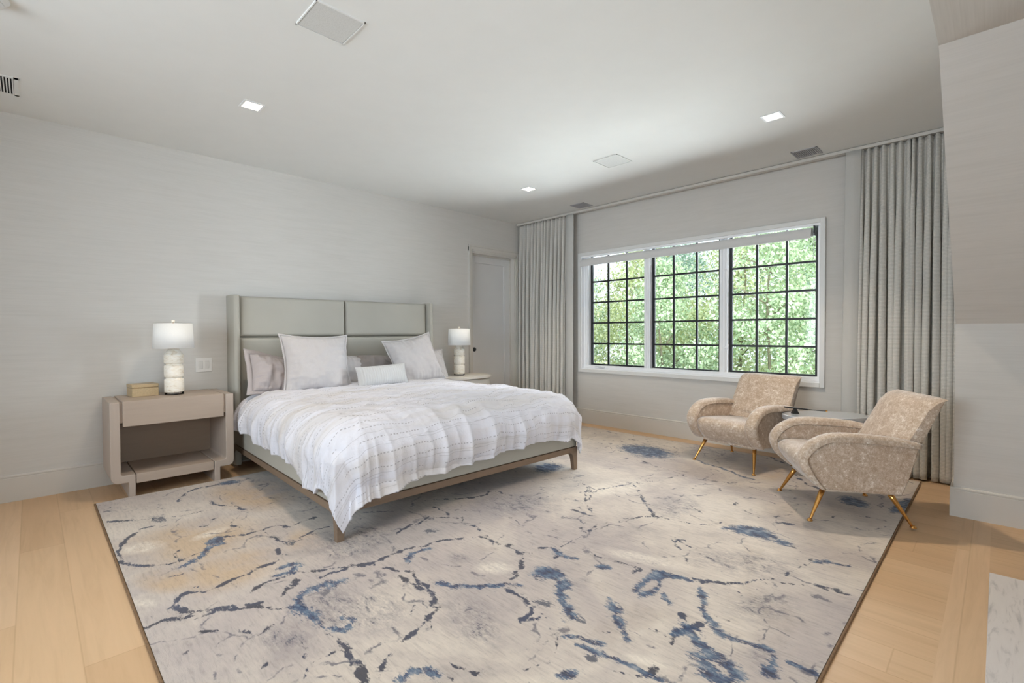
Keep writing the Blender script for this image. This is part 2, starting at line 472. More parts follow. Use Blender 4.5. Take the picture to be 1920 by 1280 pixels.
kn = bpy.data.objects['door_knob']; kn.rotation_euler = (PI/2, 0, 0); kn.location = (DX0+0.075, 0.09, 0.955)

# ------------------------------------------------------------------ window
w = thing('window_1', '', ''); del w['label'], w['category']; struct(w)
CT = 0.041
m = MB()
for (y0, y1, z0, z1) in ((WY1, WY1+CT, WZ0-CT, WZ1+CT), (WY0-CT, WY0, WZ0-CT, WZ1+CT), (WY0, WY1, WZ1, WZ1+CT), (WY0, WY1, WZ0-CT, WZ0)):
    m.box((-0.026, y0, z0), (0, y1, z1))
m.build('window_casing', plain('casing_paint', (222, 222, 220), 0.4, vary=0.005), w, bevel=0.003)
m = MB()   # reveal lining
m.box((-0.008, WY1-0.012, WZ0+0.012), (0.2, WY1, WZ1-0.012)); m.box((-0.008, WY0, WZ0+0.012), (0.2, WY0+0.012, WZ1-0.012))
m.box((-0.012, WY0, WZ1-0.021), (0.03, WY1, WZ1)); m.box((-0.008, WY0, WZ0), (0.2, WY1, WZ0+0.012))
m.build('window_reveal', FRAMEW, w)
FX0, FX1 = 0.035, 0.13     # frame depth
ZT = 2.25
MY = ((-2.048, -1.972), (-2.934, -2.852))
STILES = ((WY1-0.085, WY1-0.012), MY[0], MY[1], (WY0+0.012, WY0+0.03))
for y0, y1 in STILES:
    m = MB().box((FX0, y0, WZ0+0.05), (FX1, y1, ZT))
    for q in ((0.3, 0.7) if y1-y0 > 0.05 else ()):
        yy = y0+(y1-y0)*q; m.box((FX0-0.010, yy-0.007, WZ0+0.052), (FX0, yy+0.007, WZ1-0.02))
    m.build('window_stile', FRAMEW, w)
MB().box((FX0-0.004, WY0+0.012, WZ0+0.012), (FX1, WY1-0.012, WZ0+0.05))  .build('window_sill', FRAMEW, w, bevel=0.002)
SASH = [(-1.972, -1.169, 0.755), (-2.852, -2.048, 0.742), (-3.747, -2.934, 0.755)]
for k, (y0, y1, z0) in enumerate(SASH):
    m = MB(); t = 0.03; sx0, sx1 = 0.088, 0.112
    m.box((sx0, y0, z0), (sx1, y0+t, ZT)); m.box((sx0, y1-t, z0), (sx1, y1, ZT))
    hb = 0.018 if k != 1 else 0.026
    m.box((sx0, y0+t, z0), (sx1, y1-t, z0+hb))
    s = m.build('window_sash', BLACK, w)
    g = MB()
    for q in (1, 2):
        yy = y0+(y1-y0)*q/3.0+0.003; g.box((sx0+0.002, yy-0.011, z0+hb), (sx1-0.002, yy+0.011, ZT))
    for q in range(5):
        zz = 1.032+0.2655*q; g.box((sx0+0.001, y0+t, zz-0.010), (sx1-0.003, y1-t, zz+0.010))
    g.build('muntin_grid', BLACK, s)
    MB().box((0.098, y0+0.01, z0+0.005), (0.102, y1-0.01, ZT-0.01)).build('window_pane', PANE, s)
for z in (1.83, 1.02):     # casement latches on the right mullion
    MB().box((0.012, -2.945, z-0.03), (0.036, -2.93, z+0.03)).box((0.0, -2.942, z-0.012), (0.03, -2.905, z+0.004)).build('window_latch', FRAMEW, w, bevel=0.003)
MB().box((0.0, -1.42, WZ0+0.022), (0.034, -1.34, WZ0+0.034)).tube([(0.01, -1.40, WZ0+0.034), (-0.005, -1.37, WZ0+0.042), (-0.005, -1.30, WZ0+0.04)], 0.005).build('window_crank', WHITE, w, bevel=0.002)

# window added behind the camera to let fill light in
w2 = thing('window_fill_far', '', ''); del w2['label'], w2['category']; struct(w2)
m = MB()
for y0, y1, z0, z1 in ((FY0-0.06, FY0, FZ0-0.06, FZ1+0.06), (FY1, FY1+0.06, FZ0-0.06, FZ1+0.06), (FY0, FY1, FZ1, FZ1+0.06), (FY0, FY1, FZ0-0.06, FZ0)): m.box((XW, y0, z0), (XW+0.025, y1, z1))
m.build('window_casing', WHITE, w2, bevel=0.003)
m = MB()
for y0, y1, z0, z1 in ((FY0, FY0+0.05, FZ0, FZ1), (FY1-0.05, FY1, FZ0, FZ1), (FY0, FY1, FZ0, FZ0+0.05), (FY0, FY1, FZ1-0.05, FZ1), (-3.175, -3.125, FZ0, FZ1)): m.box((XW-0.1, y0, z0), (XW-0.05, y1, z1))
m.build('added_window_frame', BLACK, w2)
MB().box((XW-0.078, FY0, FZ0), (XW-0.074, FY1, FZ1)).build('window_pane', PANE, w2)
w3 = thing('window_fill_side', '', ''); del w3['label'], w3['category']; struct(w3)  # second added window, facing the bed wall, for the side fill lamp
m = MB()
for x0, x1, z0, z1 in ((HX0-0.06, HX0, HZ0-0.06, HZ1+0.06), (HX1, HX1+0.06, HZ0-0.06, HZ1+0.06), (HX0, HX1, HZ1, HZ1+0.06), (HX0, HX1, HZ0-0.06, HZ0)): m.box((x0, YS, z0), (x1, YS+0.025, z1))
m.build('window_casing', WHITE, w3, bevel=0.003)
m = MB()
for x0, x1, z0, z1 in ((HX0, HX0+0.05, HZ0, HZ1), (HX1-0.05, HX1, HZ0, HZ1), (HX0, HX1, HZ0, HZ0+0.05), (HX0, HX1, HZ1-0.05, HZ1), (-4.525, -4.475, HZ0, HZ1)): m.box((x0, YS-0.1, z0), (x1, YS-0.05, z1))
m.build('added_window_frame', BLACK, w3)
MB().box((HX0, YS-0.078, HZ0), (HX1, YS-0.074, HZ1)).build('window_pane', PANE, w3)
# roller blind
b = thing('roller_blind', 'white roller blind rolled up at the top of the window', 'blind', (0.014, -2.39, 2.0885))
n = 24
m = MB().lathe([(0.041, -1.315), (0.041, 1.315)], 28); m.v = [(x, z, y) for x, y, z in m.v]
m.build('blind_roll', BLINDM, b, smooth=False)
m = MB().box((-0.041, -1.31, -0.05), (-0.036, 1.31, 0.0)).box((-0.046, -1.31, -0.058), (-0.030, 1.31, -0.045)); m.build('blind_hem', BLINDM, b, bevel=0.002)
MB().box((-0.03, -1.340, -0.035), (0.015, -1.330, 0.055)).build('blind_bracket', BLACK, b)
MB().box((-0.03, 1.317, -0.035), (0.015, 1.327, 0.055)).build('blind_bracket', WHITE, b)
m = MB()
for q in range(26): m.lathe([(0.001, -0.004), (0.004, 0), (0.001, 0.004)], 6, (-0.03, -1.334, -0.02-0.009*q))
m.build('blind_chain', CHROME, b, True)
m = MB().tube([(-0.03, -1.334, -0.06), (0.0, -1.345, -0.085)], 0.004); m.build('blind_chain_guide', WHITE, b, True)

# ------------------------------------------------------------------ ceiling fittings
LIGHTS = [(-4.0, -1.305), (-1.245, -3.748), (-1.236, -1.303), (-4.0, -3.75)]
LLAB = ['square recessed downlight in the ceiling over the left half of the bed', 'square recessed downlight in the ceiling before the two armchairs',
        'square recessed downlight in the ceiling near the corner door', 'square recessed downlight in the ceiling above the open rug']
GLOW = emit('downlight_glow', (255, 240, 214), 6.0)
for (x, y), lab in zip(LIGHTS, LLAB):
    t = thing('downlight', lab, 'ceiling light', (x, y, H), 0, 'square recessed downlights')
    m = MB(); a, bb = 0.066, 0.052
    for bx in (((-a, -a, -0.004), (a, -bb, 0)), ((-a, bb, -0.004), (a, a, 0)), ((-a, -bb, -0.004), (-bb, bb, 0)), ((bb, -bb, -0.004), (a, bb, 0))): m.box(*bx)
    m.build('light_trim', WHITE, t)
    MB().box((-bb, -bb, -0.0025), (bb, bb, 0)).build('light_diffuser', GLOW, t)
    lamp('downlight_beam', 'SPOT', (x, y, H-0.02), (x, y, 0), 78 if x > -2 and y < -3 else 52, (1.0, 0.84, 0.66), spot_size=math.radians(100), spot_blend=0.8, shadow_soft_size=0.05)
def perforated(name):
    t = NT(name, 0.6, lin(203, 203, 200))
    v = t.n.new('ShaderNodeTexVoronoi'); v.inputs['Scale'].default_value = 260
    t.link(t.coord(), v.inputs['Vector'])
    t.color(t.ramp(v.outputs['Distance'], [(0.1, lin(176, 177, 172)), (0.4, lin(208, 208, 205))]))
    return t.m
PERF = perforated('speaker_mesh')
for (x, y, lab) in ((-4.005, -2.54, 'square flush ceiling speaker grille above the bed foot'), (-1.31, -2.425, 'square flush ceiling speaker grille in front of the window')):
    t = thing('ceiling_speaker', lab, 'speaker', (x, y, H), 0, 'ceiling speakers')
    a = 0.125; m = MB()
    for bx in (((-a, -a, -0.008), (a, -a+0.006, 0)), ((-a, a-0.006, -0.008), (a, a, 0)), ((-a, -a, -0.008), (-a+0.006, a, 0)), ((a-0.006, -a, -0.008), (a, a, 0))): m.box(*bx)
    m.build('speaker_rim', CEIL, t)
    MB().box((-a+0.009, -a+0.009, -0.006), (a-0.009, a-0.009, 0)).build('speaker_grille', PERF, t)
for (x, y, lab) in ((-0.268, -3.725, 'square grey ceiling vent near the right curtain'), (-0.273, -1.29, 'square grey ceiling vent near the left curtain')):
    t = thing('ceiling_vent', lab, 'vent', (x, y, H), 0, 'square ceiling vents')
    a = 0.1; m = MB()
    for bx in (((-a, -a, -0.006), (a, -a+0.012, 0)), ((-a, a-0.012, -0.006), (a, a, 0)), ((-a, -a, -0.006), (-a+0.012, a, 0)), ((a-0.012, -a, -0.006), (a, a, 0))): m.box(*bx)
    m.build('vent_frame', VENTP, t)
    m = MB()
    for q in range(12): m.box((-a+0.012, -a+0.016+q*0.0146, -0.005), (a-0.012, -a+0.024+q*0.0146, -0.001))
    m.build('vent_louvre', VENTP, t)
    MB().box((-a+0.005, -a+0.005, -0.001), (a-0.005, a-0.005, 0)).build('vent_back', plain('vent_shadow', (120, 120, 124), 0.8), t)
t = thing('slot_vent', 'white slotted ceiling vent with dark slots by the bed wall', 'vent', (-5.30, -0.54, H))
m = MB(); 
m.box((-0.17, -0.155, -0.004), (0.17, -0.135, 0)).box((-0.17, 0.135, -0.004), (0.17, 0.155, 0)).box((-0.17, -0.155, -0.004), (-0.155, 0.155, 0)).box((0.15, -0.155, -0.004), (0.17, 0.155, 0))
m.build('vent_frame', CEIL, t)
m = MB()
for q in range(23): m.box((-0.155+q*0.0135, -0.135, -0.005), (-0.149+q*0.0135, 0.135, -0.001))
m.build('vent_slat', CEIL, t)
MB().box((-0.155, -0.135, -0.0012), (0.15, 0.135, 0)).build('vent_back', DARK, t)
t = thing('smoke_detector', 'round white smoke detector on the ceiling at the top left', 'smoke detector', (-5.22, -1.63, H))
MB().lathe([(0.075, 0), (0.078, -0.006), (0.07, -0.016), (0.06, -0.019), (0.055, -0.035), (0.04, -0.045), (0.0, -0.047)], 40, cap=False).build('detector_body', WHITE, t, True)
MB().lathe([(0.0585, -0.022), (0.0573, -0.028)], 40, cap=False).build('detector_slot', DARK, t, True)

# ------------------------------------------------------------------ wall switch
t = thing('wall_switch', 'white double switch plate on the wall between lamp and bed', 'light switch', (-4.027, 0, 0.910))
MB().box((-0.062, -0.006, -0.062), (0.062, 0, 0.062)).build('switch_plate', plain('switch_white', (226, 224, 220), 0.35, vary=0.01), t, bevel=0.002)
for sx in (-0.024, 0.024):
    r = MB().box((sx-0.0165, -0.009, -0.034), (sx+0.0165, -0.005, 0.034)).build('rocker', plain('rocker_white', (212, 210, 206), 0.35, vary=0.01), t, bevel=0.0015)

# ------------------------------------------------------------------ rug (pattern woven into the pile: traced vein lines and colour patches, in rug millimetres)
RUG_LINES = [[0.01,-4774,-748,-4725,-696,-4677,-637],[0.01,-4771,-766,-4713,-785,-4657,-832],[0.018,-4777,-1014,-4720,-1054,-4648,-1101,-4594,-1138,-4561,-1189],[0.01,-4493,-1204,-4424,-1227,-4350,-1230,-4296,-1236],[0.018,-4580,-1314,-4638,-1318,-4690,-1366,-4733,-1435,-4768,-1525,-4786,-1639,-4786,-1734,-4767,-1813,-4728,-1882,-4672,-1933,-4612,-1964,-4569,-1954,-4516,-1946,-4458,-1924,-4405,-1893,-4361,-1868],[0.01,-4793,-1914,-4769,-1869,-4768,-1826],[0.01,-4582,-1910,-4572,-1857,-4551,-1812,-4518,-1778],[0.03,-4585,-2041,-4516,-1992,-4443,-1939,-4361,-1868],[0.01,-4249,-1587,-4214,-1534,-4178,-1525,-4115,-1421,-4067,-1419,-3936,-1394,-3768,-1367],[0.01,-4238,-974,-4202,-893,-4155,-880],[0.018,-4238,-1002,-4221,-1157,-4179,-1226,-4135,-1324,-4109,-1401],[0.018,-4392,-872,-4321,-740,-4245,-661,-4144,-666,-4039,-670,-3959,-681,-3900,-669],[0.018,-4331,-1788,-4244,-1838,-4153,-1851,-4079,-1824,-4013,-1892,-3916,-1883,-3814,-1873],[0.018,-4134,-1891,-4143,-2016,-4121,-2075,-4085,-2148,-4044,-2154,-3976,-2092,-3898,-2071,-3853,-2076],[0.018,-4165,-2171,-4183,-2252,-4148,-2319],[0.01,-4388,-1510,-4342,-1535,-4300,-1446,-4283,-1418],[0.018,-4249,-1587,-4254,-1646,-4217,-1705,-4185,-1779],[0.01,-4799,-2101,-4742,-2109,-4677,-2124,-4630,-2119,-4593,-2130],[0.018,-4686,-2441,-4665,-2398,-4636,-2360,-4595,-2379,-4556,-2407,-4496,-2384,-4433,-2359,-4365,-2361,-4306,-2338,-4246,-2326,-4214,-2314],[0.018,-4679,-2438,-4661,-2497,-4622,-2546,-4566,-2583,-4521,-2607,-4490,-2659,-4446,-2663,-4417,-2670],[0.018,-4812,-2544,-4781,-2540,-4730,-2545,-4687,-2560,-4635,-2574],[0.01,-4808,-2601,-4771,-2604,-4740,-2608],[0.018,-4643,-2614,-4602,-2616,-4555,-2625,-4496,-2653,-4430,-2710,-4371,-2770,-4327,-2824,-4301,-2861],[0.01,-4679,-2696,-4629,-2738,-4584,-2774,-4548,-2820,-4514,-2871,-4504,-2907,-4480,-2897,-4453,-2880,-4425,-2882],[0.048,-4058,-2752,-4125,-2734,-4195,-2725,-4249,-2729,-4286,-2759,-4310,-2821,-4304,-2889,-4284,-2938],[0.03,-4292,-2920,-4292,-2997,-4281,-3080,-4265,-3114,-4227,-3117,-4192,-3079,-4202,-3031],[0.01,-4381,-2988,-4389,-3057,-4403,-3131,-4412,-3161],[0.018,-4292,-3104,-4287,-3160,-4292,-3235,-4297,-3320,-4306,-3395,-4320,-3447],[0.01,-4579,-3093,-4554,-3112,-4536,-3116],[0.01,-4441,-3218,-4402,-3222,-4357,-3231,-4317,-3225],[0.018,-4432,-2589,-4374,-2531,-4331,-2501,-4262,-2506,-4205,-2523,-4144,-2558,-4064,-2598,-3982,-2638,-3903,-2689],[0.018,-4323,-2677,-4273,-2634,-4214,-2594],[0.03,-4244,-2401,-4181,-2407,-4135,-2439],[0.03,-4279,-2476,-4221,-2466,-4147,-2470],[0.01,-3984,-2421,-4007,-2493],[0.01,-4434,-3225,-4471,-3294],[0.01,-4765,-2472,-4745,-2472],[0.01,-4577,-2326,-4543,-2348],[0.01,-4729,-2826,-4697,-2835],[0.018,-4137,-2645,-4059,-2644,-3976,-2659,-3913,-2679,-3855,-2693,-3766,-2675,-3676,-2684,-3575,-2701,-3492,-2732,-3407,-2764,-3353,-2801,-3306,-2849],[0.018,-3897,-2709,-3871,-2779,-3834,-2844,-3798,-2909,-3816,-2970,-3841,-3071,-3839,-3144],[0.03,-3737,-2797,-3686,-2756,-3624,-2754,-3595,-2767],[0.01,-3780,-2828,-3743,-2807],[0.018,-3306,-2849,-3279,-2950,-3269,-3064,-3290,-3158,-3360,-3239,-3431,-3281,-3500,-3304],[0.03,-3776,-3087,-3736,-3153,-3691,-3210,-3634,-3268,-3585,-3306,-3509,-3383],[0.018,-3609,-3306,-3594,-3368,-3581,-3428,-3589,-3507,-3637,-3562,-3699,-3577,-3660,-3616,-3613,-3606],[0.018,-3839,-3144,-3876,-3217,-3936,-3280,-3990,-3302,-4053,-3328,-4101,-3348,-4124,-3357],[0.01,-3973,-3319,-3998,-3366],[0.01,-3922,-3138,-3969,-3186,-4003,-3231],[0.018,-3875,-2911,-3859,-3003,-3857,-3079],[0.01,-3267,-3149,-3233,-3216,-3167,-3185,-3121,-3214,-3051,-3252,-2964,-3251,-2863,-3242,-2751,-3258,-2613,-3274,-2516,-3309,-2401,-3335,-2333,-3405,-2294,-3490,-2254,-3597],[0.01,-3236,-2785,-3258,-2878,-3264,-2982,-3246,-3070],[0.01,-3154,-2522,-3242,-2612,-3221,-2698,-3236,-2785],[0.01,-3346,-2326,-3295,-2424,-3226,-2495,-3195,-2572],[0.01,-3192,-2260,-3200,-2378,-3225,-2473],[0.018,-3192,-2099,-3085,-2180,-2977,-2262,-2874,-2310,-2798,-2328,-2721,-2285],[0.01,-2721,-2285,-2676,-2362,-2681,-2507,-2666,-2608,-2585,-2663,-2472,-2691],[0.01,-3136,-2419,-3043,-2386,-3013,-2391],[0.018,-3623,-2469,-3518,-2416,-3435,-2416,-3330,-2389],[0.01,-3021,-2634,-2991,-2711,-2973,-2798,-3015,-2907],[0.03,-3110,-3259,-3143,-3307,-3144,-3353,-3117,-3396],[0.01,-3234,-3292,-3164,-3318],[0.048,-3376,-3493,-3447,-3563,-3503,-3636,-3547,-3692],[0.03,-3309,-3725,-3380,-3802,-3445,-3871,-3491,-3913,-3529,-3942],[0.048,-3339,-3760,-3436,-3861],[0.018,-3008,-3682,-3047,-3697],[0.03,-2983,-3762,-3090,-3782,-3187,-3768],[0.03,-2965,-3752,-2947,-3824,-2905,-3920],[0.03,-3191,-3810,-3127,-3841,-3040,-3833],[0.03,-3111,-3880,-3174,-3927],[0.03,-3657,-3745,-3634,-3803,-3605,-3881],[0.03,-3671,-3831,-3660,-3919,-3642,-3981,-3625,-4040,-3622,-4098,-3619,-4140],[0.01,-3628,-3630,-3655,-3695,-3689,-3747,-3744,-3788,-3812,-3809,-3873,-3791,-3925,-3766],[0.03,-4232,-3516,-4196,-3520,-4160,-3536,-4137,-3572],[0.018,-4124,-3599,-4115,-3641],[0.01,-4060,-3559,-4067,-3602,-4051,-3666,-4002,-3701],[0.018,-3684,-4008,-3668,-4051,-3647,-4098],[0.018,-3582,-4084,-3622,-4091],[0.018,-3212,-4011,-3272,-4064,-3345,-4060,-3421,-4066],[0.01,-3380,-3972,-3393,-4028],[0.018,-4200,-3374,-4246,-3414,-4285,-3456],[0.018,-4285,-3362,-4322,-3432],[0.018,-4289,-3191,-4299,-3289,-4304,-3321],[0.018,-2600,-2966,-2583,-3032,-2576,-3134],[0.01,-2819,-3209,-2741,-3165,-2692,-3084],[0.01,-2044,-2609,-2209,-2840,-2426,-2964,-2525,-3067],[0.01,-2264,-2845,-2076,-2850,-1914,-2916,-1746,-2950,-1569,-2986],[0.01,-1873,-2992,-2027,-3146,-2182,-3265,-2303,-3389],[0.01,-2535,-3613,-2623,-3703,-2703,-3785,-2777,-3831],[0.01,-2535,-3613,-2538,-3684,-2552,-3758],[0.01,-3025,-3427,-3012,-3562,-2997,-3665,-2956,-3748],[0.01,-2269,-2379,-2174,-2439,-2037,-2506,-2075,-2613],[0.01,-3531,-3838,-3515,-3863],[0.018,-3699,-3577,-3666,-3601],[0.01,-2839,-3231,-2685,-3220,-2564,-3254,-2453,-3299,-2353,-3353,-2313,-3442,-2288,-3535,-2265,-3626,-2220,-3693,-2130,-3741],[0.018,-2962,-3745,-2930,-3833,-2900,-3917,-2861,-3996,-2814,-4069,-2730,-4128],[0.01,-3031,-3400,-3028,-3499,-3008,-3582,-2988,-3661,-2962,-3745],[0.01,-2730,-4128,-2649,-4171,-2555,-4213,-2442,-4244,-2337,-4261,-2263,-4244,-2211,-4165,-2167,-4104],[0.048,-2190,-3788,-2154,-3866,-2102,-3960,-2128,-4032,-2167,-4104],[0.018,-1903,-3964,-1850,-4048],[0.01,-1734,-3650,-1822,-3772,-1893,-3892],[0.01,-1705,-3652,-1766,-3777,-1850,-3890],[0.01,-1988,-3499,-2071,-3616,-2156,-3715],[0.01,-2533,-3620,-2630,-3705,-2712,-3789,-2767,-3826],[0.01,-2533,-3620,-2576,-3724,-2617,-3820,-2636,-3882],[0.03,-2323,-4276,-2262,-4323,-2244,-4371,-2222,-4408],[0.01,-2222,-4408,-2191,-4469],[0.018,-2563,-4348,-2541,-4383,-2544,-4399],[0.01,-2861,-4095,-2890,-4148],[0.01,-2783,-4137,-2800,-4193],[0.01,-2701,-4170,-2726,-4220],[0.03,-2956,-3962,-3019,-4018,-3104,-4063,-3176,-4111],[0.018,-3244,-4100,-3191,-4125],[0.03,-3191,-4125,-3210,-4187,-3217,-4249,-3200,-4300,-3193,-4340],[0.048,-3220,-4374,-3275,-4378,-3333,-4376],[0.048,-3257,-4048,-3334,-4132,-3370,-4193,-3393,-4259,-3429,-4306],[0.048,-3411,-4182,-3467,-4241,-3486,-4289],[0.01,-3383,-3977,-3390,-4023],[0.03,-3226,-4427,-3225,-4464,-3224,-4500],[0.01,-3124,-4105,-3138,-4159],[0.01,-317,-1637,-348,-1850],[0.01,-783,-1775,-685,-2018,-590,-2251,-499,-2477,-547,-2675],[0.01,-2292,-2785,-2115,-2837,-1909,-2913,-1726,-2994,-1637,-3048,-1355,-3109,-1370,-3249,-1308,-3350],[0.01,-1215,-2432,-1203,-2696,-1281,-2892,-1329,-3096,-1307,-3237],[0.03,-814,-2999,-903,-3146,-943,-3283,-1028,-3445,-1089,-3574],[0.01,-1384,-3271,-1294,-3437,-1288,-3584,-1330,-3737,-1402,-3876,-1474,-3970,-1538,-4010,-1652,-3994,-1806,-3934],[0.018,-713,-3769,-936,-3909,-971,-4009],[0.01,-2140,-2745,-2331,-2868,-2481,-2996,-2550,-3079],[0.01,-1856,-2967,-2054,-3151,-2201,-3281,-2293,-3390],[0.01,-1561,-4184,-1452,-4247,-1402,-4323,-1397,-4443],[0.01,-1986,-4427,-2060,-4481,-2150,-4511],[0.01,-2649,-4223,-2572,-4326,-2564,-4395,-2545,-4474],[0.01,-1058,-2263,-823,-2389,-858,-2584],[0.01,-511,-2057,-432,-2349],[0.01,-1046,-2606,-965,-2843],[0.01,-273,-3403,-408,-3610],[0.01,-1127,-2074,-945,-2141],[0.01,-1648,-4402,-1511,-4458],[0.01,-1115,-4169,-1089,-4345,-1148,-4492],[0.018,163,-3032,-159,-3344,-390,-3594],[0.01,-332,-3445,-155,-3197,-187,-2843]]
RUG_BLOBS = [[0,-4552,-1190,52,-53,-12,-85],[1,-4377,-1815,52,0,-10,-66],[0,-4092,-2141,34,-35,-21,-56],[0,-4509,-2619,20,-21,-7,-25],[0,-4559,-1948,21,-22,-7,-36],[2,-3893,-2413,127,-130,-83,-172],[3,-4687,-1624,90,-38,-7,-85],[3,-4376,-1684,91,18,-6,-46],[3,-4769,-2314,35,-36,-5,-34],[4,-4462,-1728,303,-89,-48,-311],[4,-4402,-2241,198,-22,-33,-197],[4,-3971,-1099,200,-204,-90,-300],[4,-4029,-2169,62,-63,-58,-148],[4,-4664,-2137,98,-100,-21,-128],[2,-4210,-2922,117,-118,-71,-158],[2,-4434,-2995,79,-80,-26,-71],[1,-4013,-675,90,-23,-15,-67],[0,-3445,-2572,40,-41,-35,-50],[2,-3744,-2385,133,-48,-86,-189],[2,-3544,-2962,42,-43,-34,-42],[1,-3332,-3408,36,-78,-56,-41],[1,-3376,-3517,37,-38,-52,-42],[2,-3306,-3564,55,-12,-32,-35],[0,-3548,-3549,29,-66,-31,-22],[0,-3538,-3730,10,-51,-29,-13],[1,-3100,-3546,25,-38,-31,-19],[1,-3822,-3896,47,-30,-21,-23],[1,-3329,-4059,24,-25,-34,-17],[1,-3277,-4059,16,-16,-30,-14],[1,-1955,-2187,134,-74,-120,-109],[2,-2106,-3394,81,-83,-188,-96],[2,-3840,-3415,-7,-178,-107,-55],[2,-2778,-2604,204,-208,-149,-149],[2,-4110,-3064,116,-117,-72,-134],[0,-3540,-3363,31,-32,-24,-24],[1,-3756,-3120,24,-34,-18,-21],[2,-4210,-3023,34,-34,-24,-51],[0,-3693,-3900,10,-40,-24,-10],[3,-3569,-4054,27,-71,-22,-8],[3,-3484,-3171,61,-62,-40,-43],[1,-2135,-3927,26,-147,-113,-29],[0,-1884,-3992,40,-54,-31,-8],[2,-2008,-3425,85,-87,-144,-70],[1,-3341,-4056,23,-23,-30,-15],[1,-3347,-3383,61,-62,-64,-56],[1,-2993,-3783,40,-41,-51,-27],[1,-841,-2488,56,-321,-248,-132],[2,-380,-2964,-8,-298,-303,-113],[2,-2563,-4033,113,-236,-130,-38],[2,-2917,-4231,106,-108,-107,-34],[3,-2877,-3653,57,-183,-51,-23],[3,-1972,-2917,265,-116,-147,-104],[2,-3255,-4339,45,-46,-56,-18],[1,-1003,-4476,246,-43,-112,-29],[1,-1127,-4233,-31,-118,-124,-14],[4,-755,-3617,183,-188,-220,-67]]
RX0, RX1, RY0, RY1 = -4.80, -0.24, -4.505, -0.535
def rug_pile():
    t = NT('rug_pile', 0.9, lin(200, 190, 178), spec=0.1)
    at = t.n.new('ShaderNodeAttribute'); at.attribute_name = 'veins'
    a2 = t.n.new('ShaderNodeAttribute'); a2.attribute_name = 'dye_and_warmth'
    s1 = t.n.new('ShaderNodeSeparateColor'); t.link(at.outputs['Color'], s1.inputs[0])
    s2 = t.n.new('ShaderNodeSeparateColor'); t.link(a2.outputs['Color'], s2.inputs[0])
    thin, blue, dark = s1.outputs[0], s1.outputs[1], s1.outputs[2]
    grey, pale, tan = s2.outputs[0], s2.outputs[1], s2.outputs[2]
    v = t.coord('Object')
    streak = t.noise(t.coord('Object', (70, 11, 1), (0, 0, 0.35)), 1.0, 6, 0.7, 0.4)
    mott = t.noise(v, 1.6, 6, 0.62, 0.4)
    patch = t.noise(t.coord('Object', (1.0, 1.0, 1)), 0.9, 4, 0.6, 0.8)
    edge = t.math('ADD', t.math('MULTIPLY', t.noise(t.coord('Object', (26, 9, 1)), 1.0, 6, 0.75, 0.6), 0.62), t.math('MULTIPLY', t.noise(t.coord('Object', (120, 42, 1)), 1.0, 3, 0.7), 0.38))
    brk = t.noise(v, 17, 3, 0.6)
    k = lambda *c: lin(*c)
    base = t.ramp(mott, [(0.30, k(170, 160, 154)), (0.44, k(197, 186, 175)), (0.58, k(210, 199, 186)), (0.72, k(184, 171, 156))])
    base = t.mix(t.math('MULTIPLY', t.ramp(patch, [(0.47, 0.0), (0.62, 1.0)]), 0.62), base, k(165, 154, 152))
    base = t.mix(t.math('MULTIPLY', t.math('MULTIPLY', tan, 0.85), t.ramp(mott, [(0.36, 0.1), (0.56, 1.0)])), base, k(190, 164, 132))  # tan patches, partly warm lamp light put into the colour
    st = t.ramp(streak, [(0.30, (0.70, 0.69, 0.70, 1)), (0.47, (0.95, 0.95, 0.95, 1)), (0.70, (1.08, 1.08, 1.07, 1))])
    base = t.mix(0.9, base, st, 'MULTIPLY')
    g = t.math('MULTIPLY', grey, t.ramp(edge, [(0.42, 0.0), (0.62, 1.0)]))
    base = t.mix(t.math('MULTIPLY', g, 0.75), base, k(122, 116, 120))
    sp = t.ramp(t.math('ADD', t.math('MULTIPLY', grey, 0.25), edge), [(0.80, 0.0), (0.84, 1.0)])
    base = t.mix(t.math('MULTIPLY', sp, 0.7), base, k(84, 84, 96))
    sp2 = t.ramp(t.noise(t.coord('Object', (40, 22, 1)), 1.0, 4, 0.7), [(0.655, 0.0), (0.70, 1.0)])
    base = t.mix(t.math('MULTIPLY', sp2, 0.55), base, k(120, 118, 128))
    pl = t.math('MULTIPLY', pale, t.ramp(edge, [(0.35, 0.0), (0.6, 1.0)]))
    base = t.mix(t.math('MULTIPLY', pl, 0.85), base, k(228, 219, 204))
    inkc = t.ramp(t.noise(v, 6, 3), [(0.35, k(44, 43, 54)), (0.65, k(40, 52, 80))])
    vor = t.n.new('ShaderNodeTexVoronoi'); vor.feature = 'DISTANCE_TO_EDGE'; vor.inputs['Scale'].default_value = 2.1
    wv = t.n.new('ShaderNodeVectorMath'); wv.operation = 'ADD'; t.link(v, wv.inputs[0])
    wn = t.n.new('ShaderNodeTexNoise'); wn.inputs['Scale'].default_value = 2.4; wn.inputs['Detail'].default_value = 6; t.link(v, wn.inputs['Vector'])
    ws = t.n.new('ShaderNodeVectorMath'); ws.operation = 'SCALE'; ws.inputs['Scale'].default_value = 0.55; t.link(wn.outputs['Color'], ws.inputs[0])
    t.link(ws.outputs[0], wv.inputs[1]); t.link(wv.outputs[0], vor.inputs['Vector'])
    vm = t.ramp(t.math('ADD', vor.outputs['Distance'], t.math('MULTIPLY', t.math('SUBTRACT', edge, 0.5), 0.10)), [(0.006, 1.0), (0.020, 0.0)])
    vm = t.math('MULTIPLY', vm, t.ramp(t.noise(v, 9, 4, 0.65), [(0.50, 0.0), (0.58, 1.0)]))
    base = t.mix(t.math('MULTIPLY', vm, 0.72), base, k(78, 78, 92))
    wt = t.math('ADD', thin, t.math('MULTIPLY', t.math('SUBTRACT', edge, 0.62), 2.0))
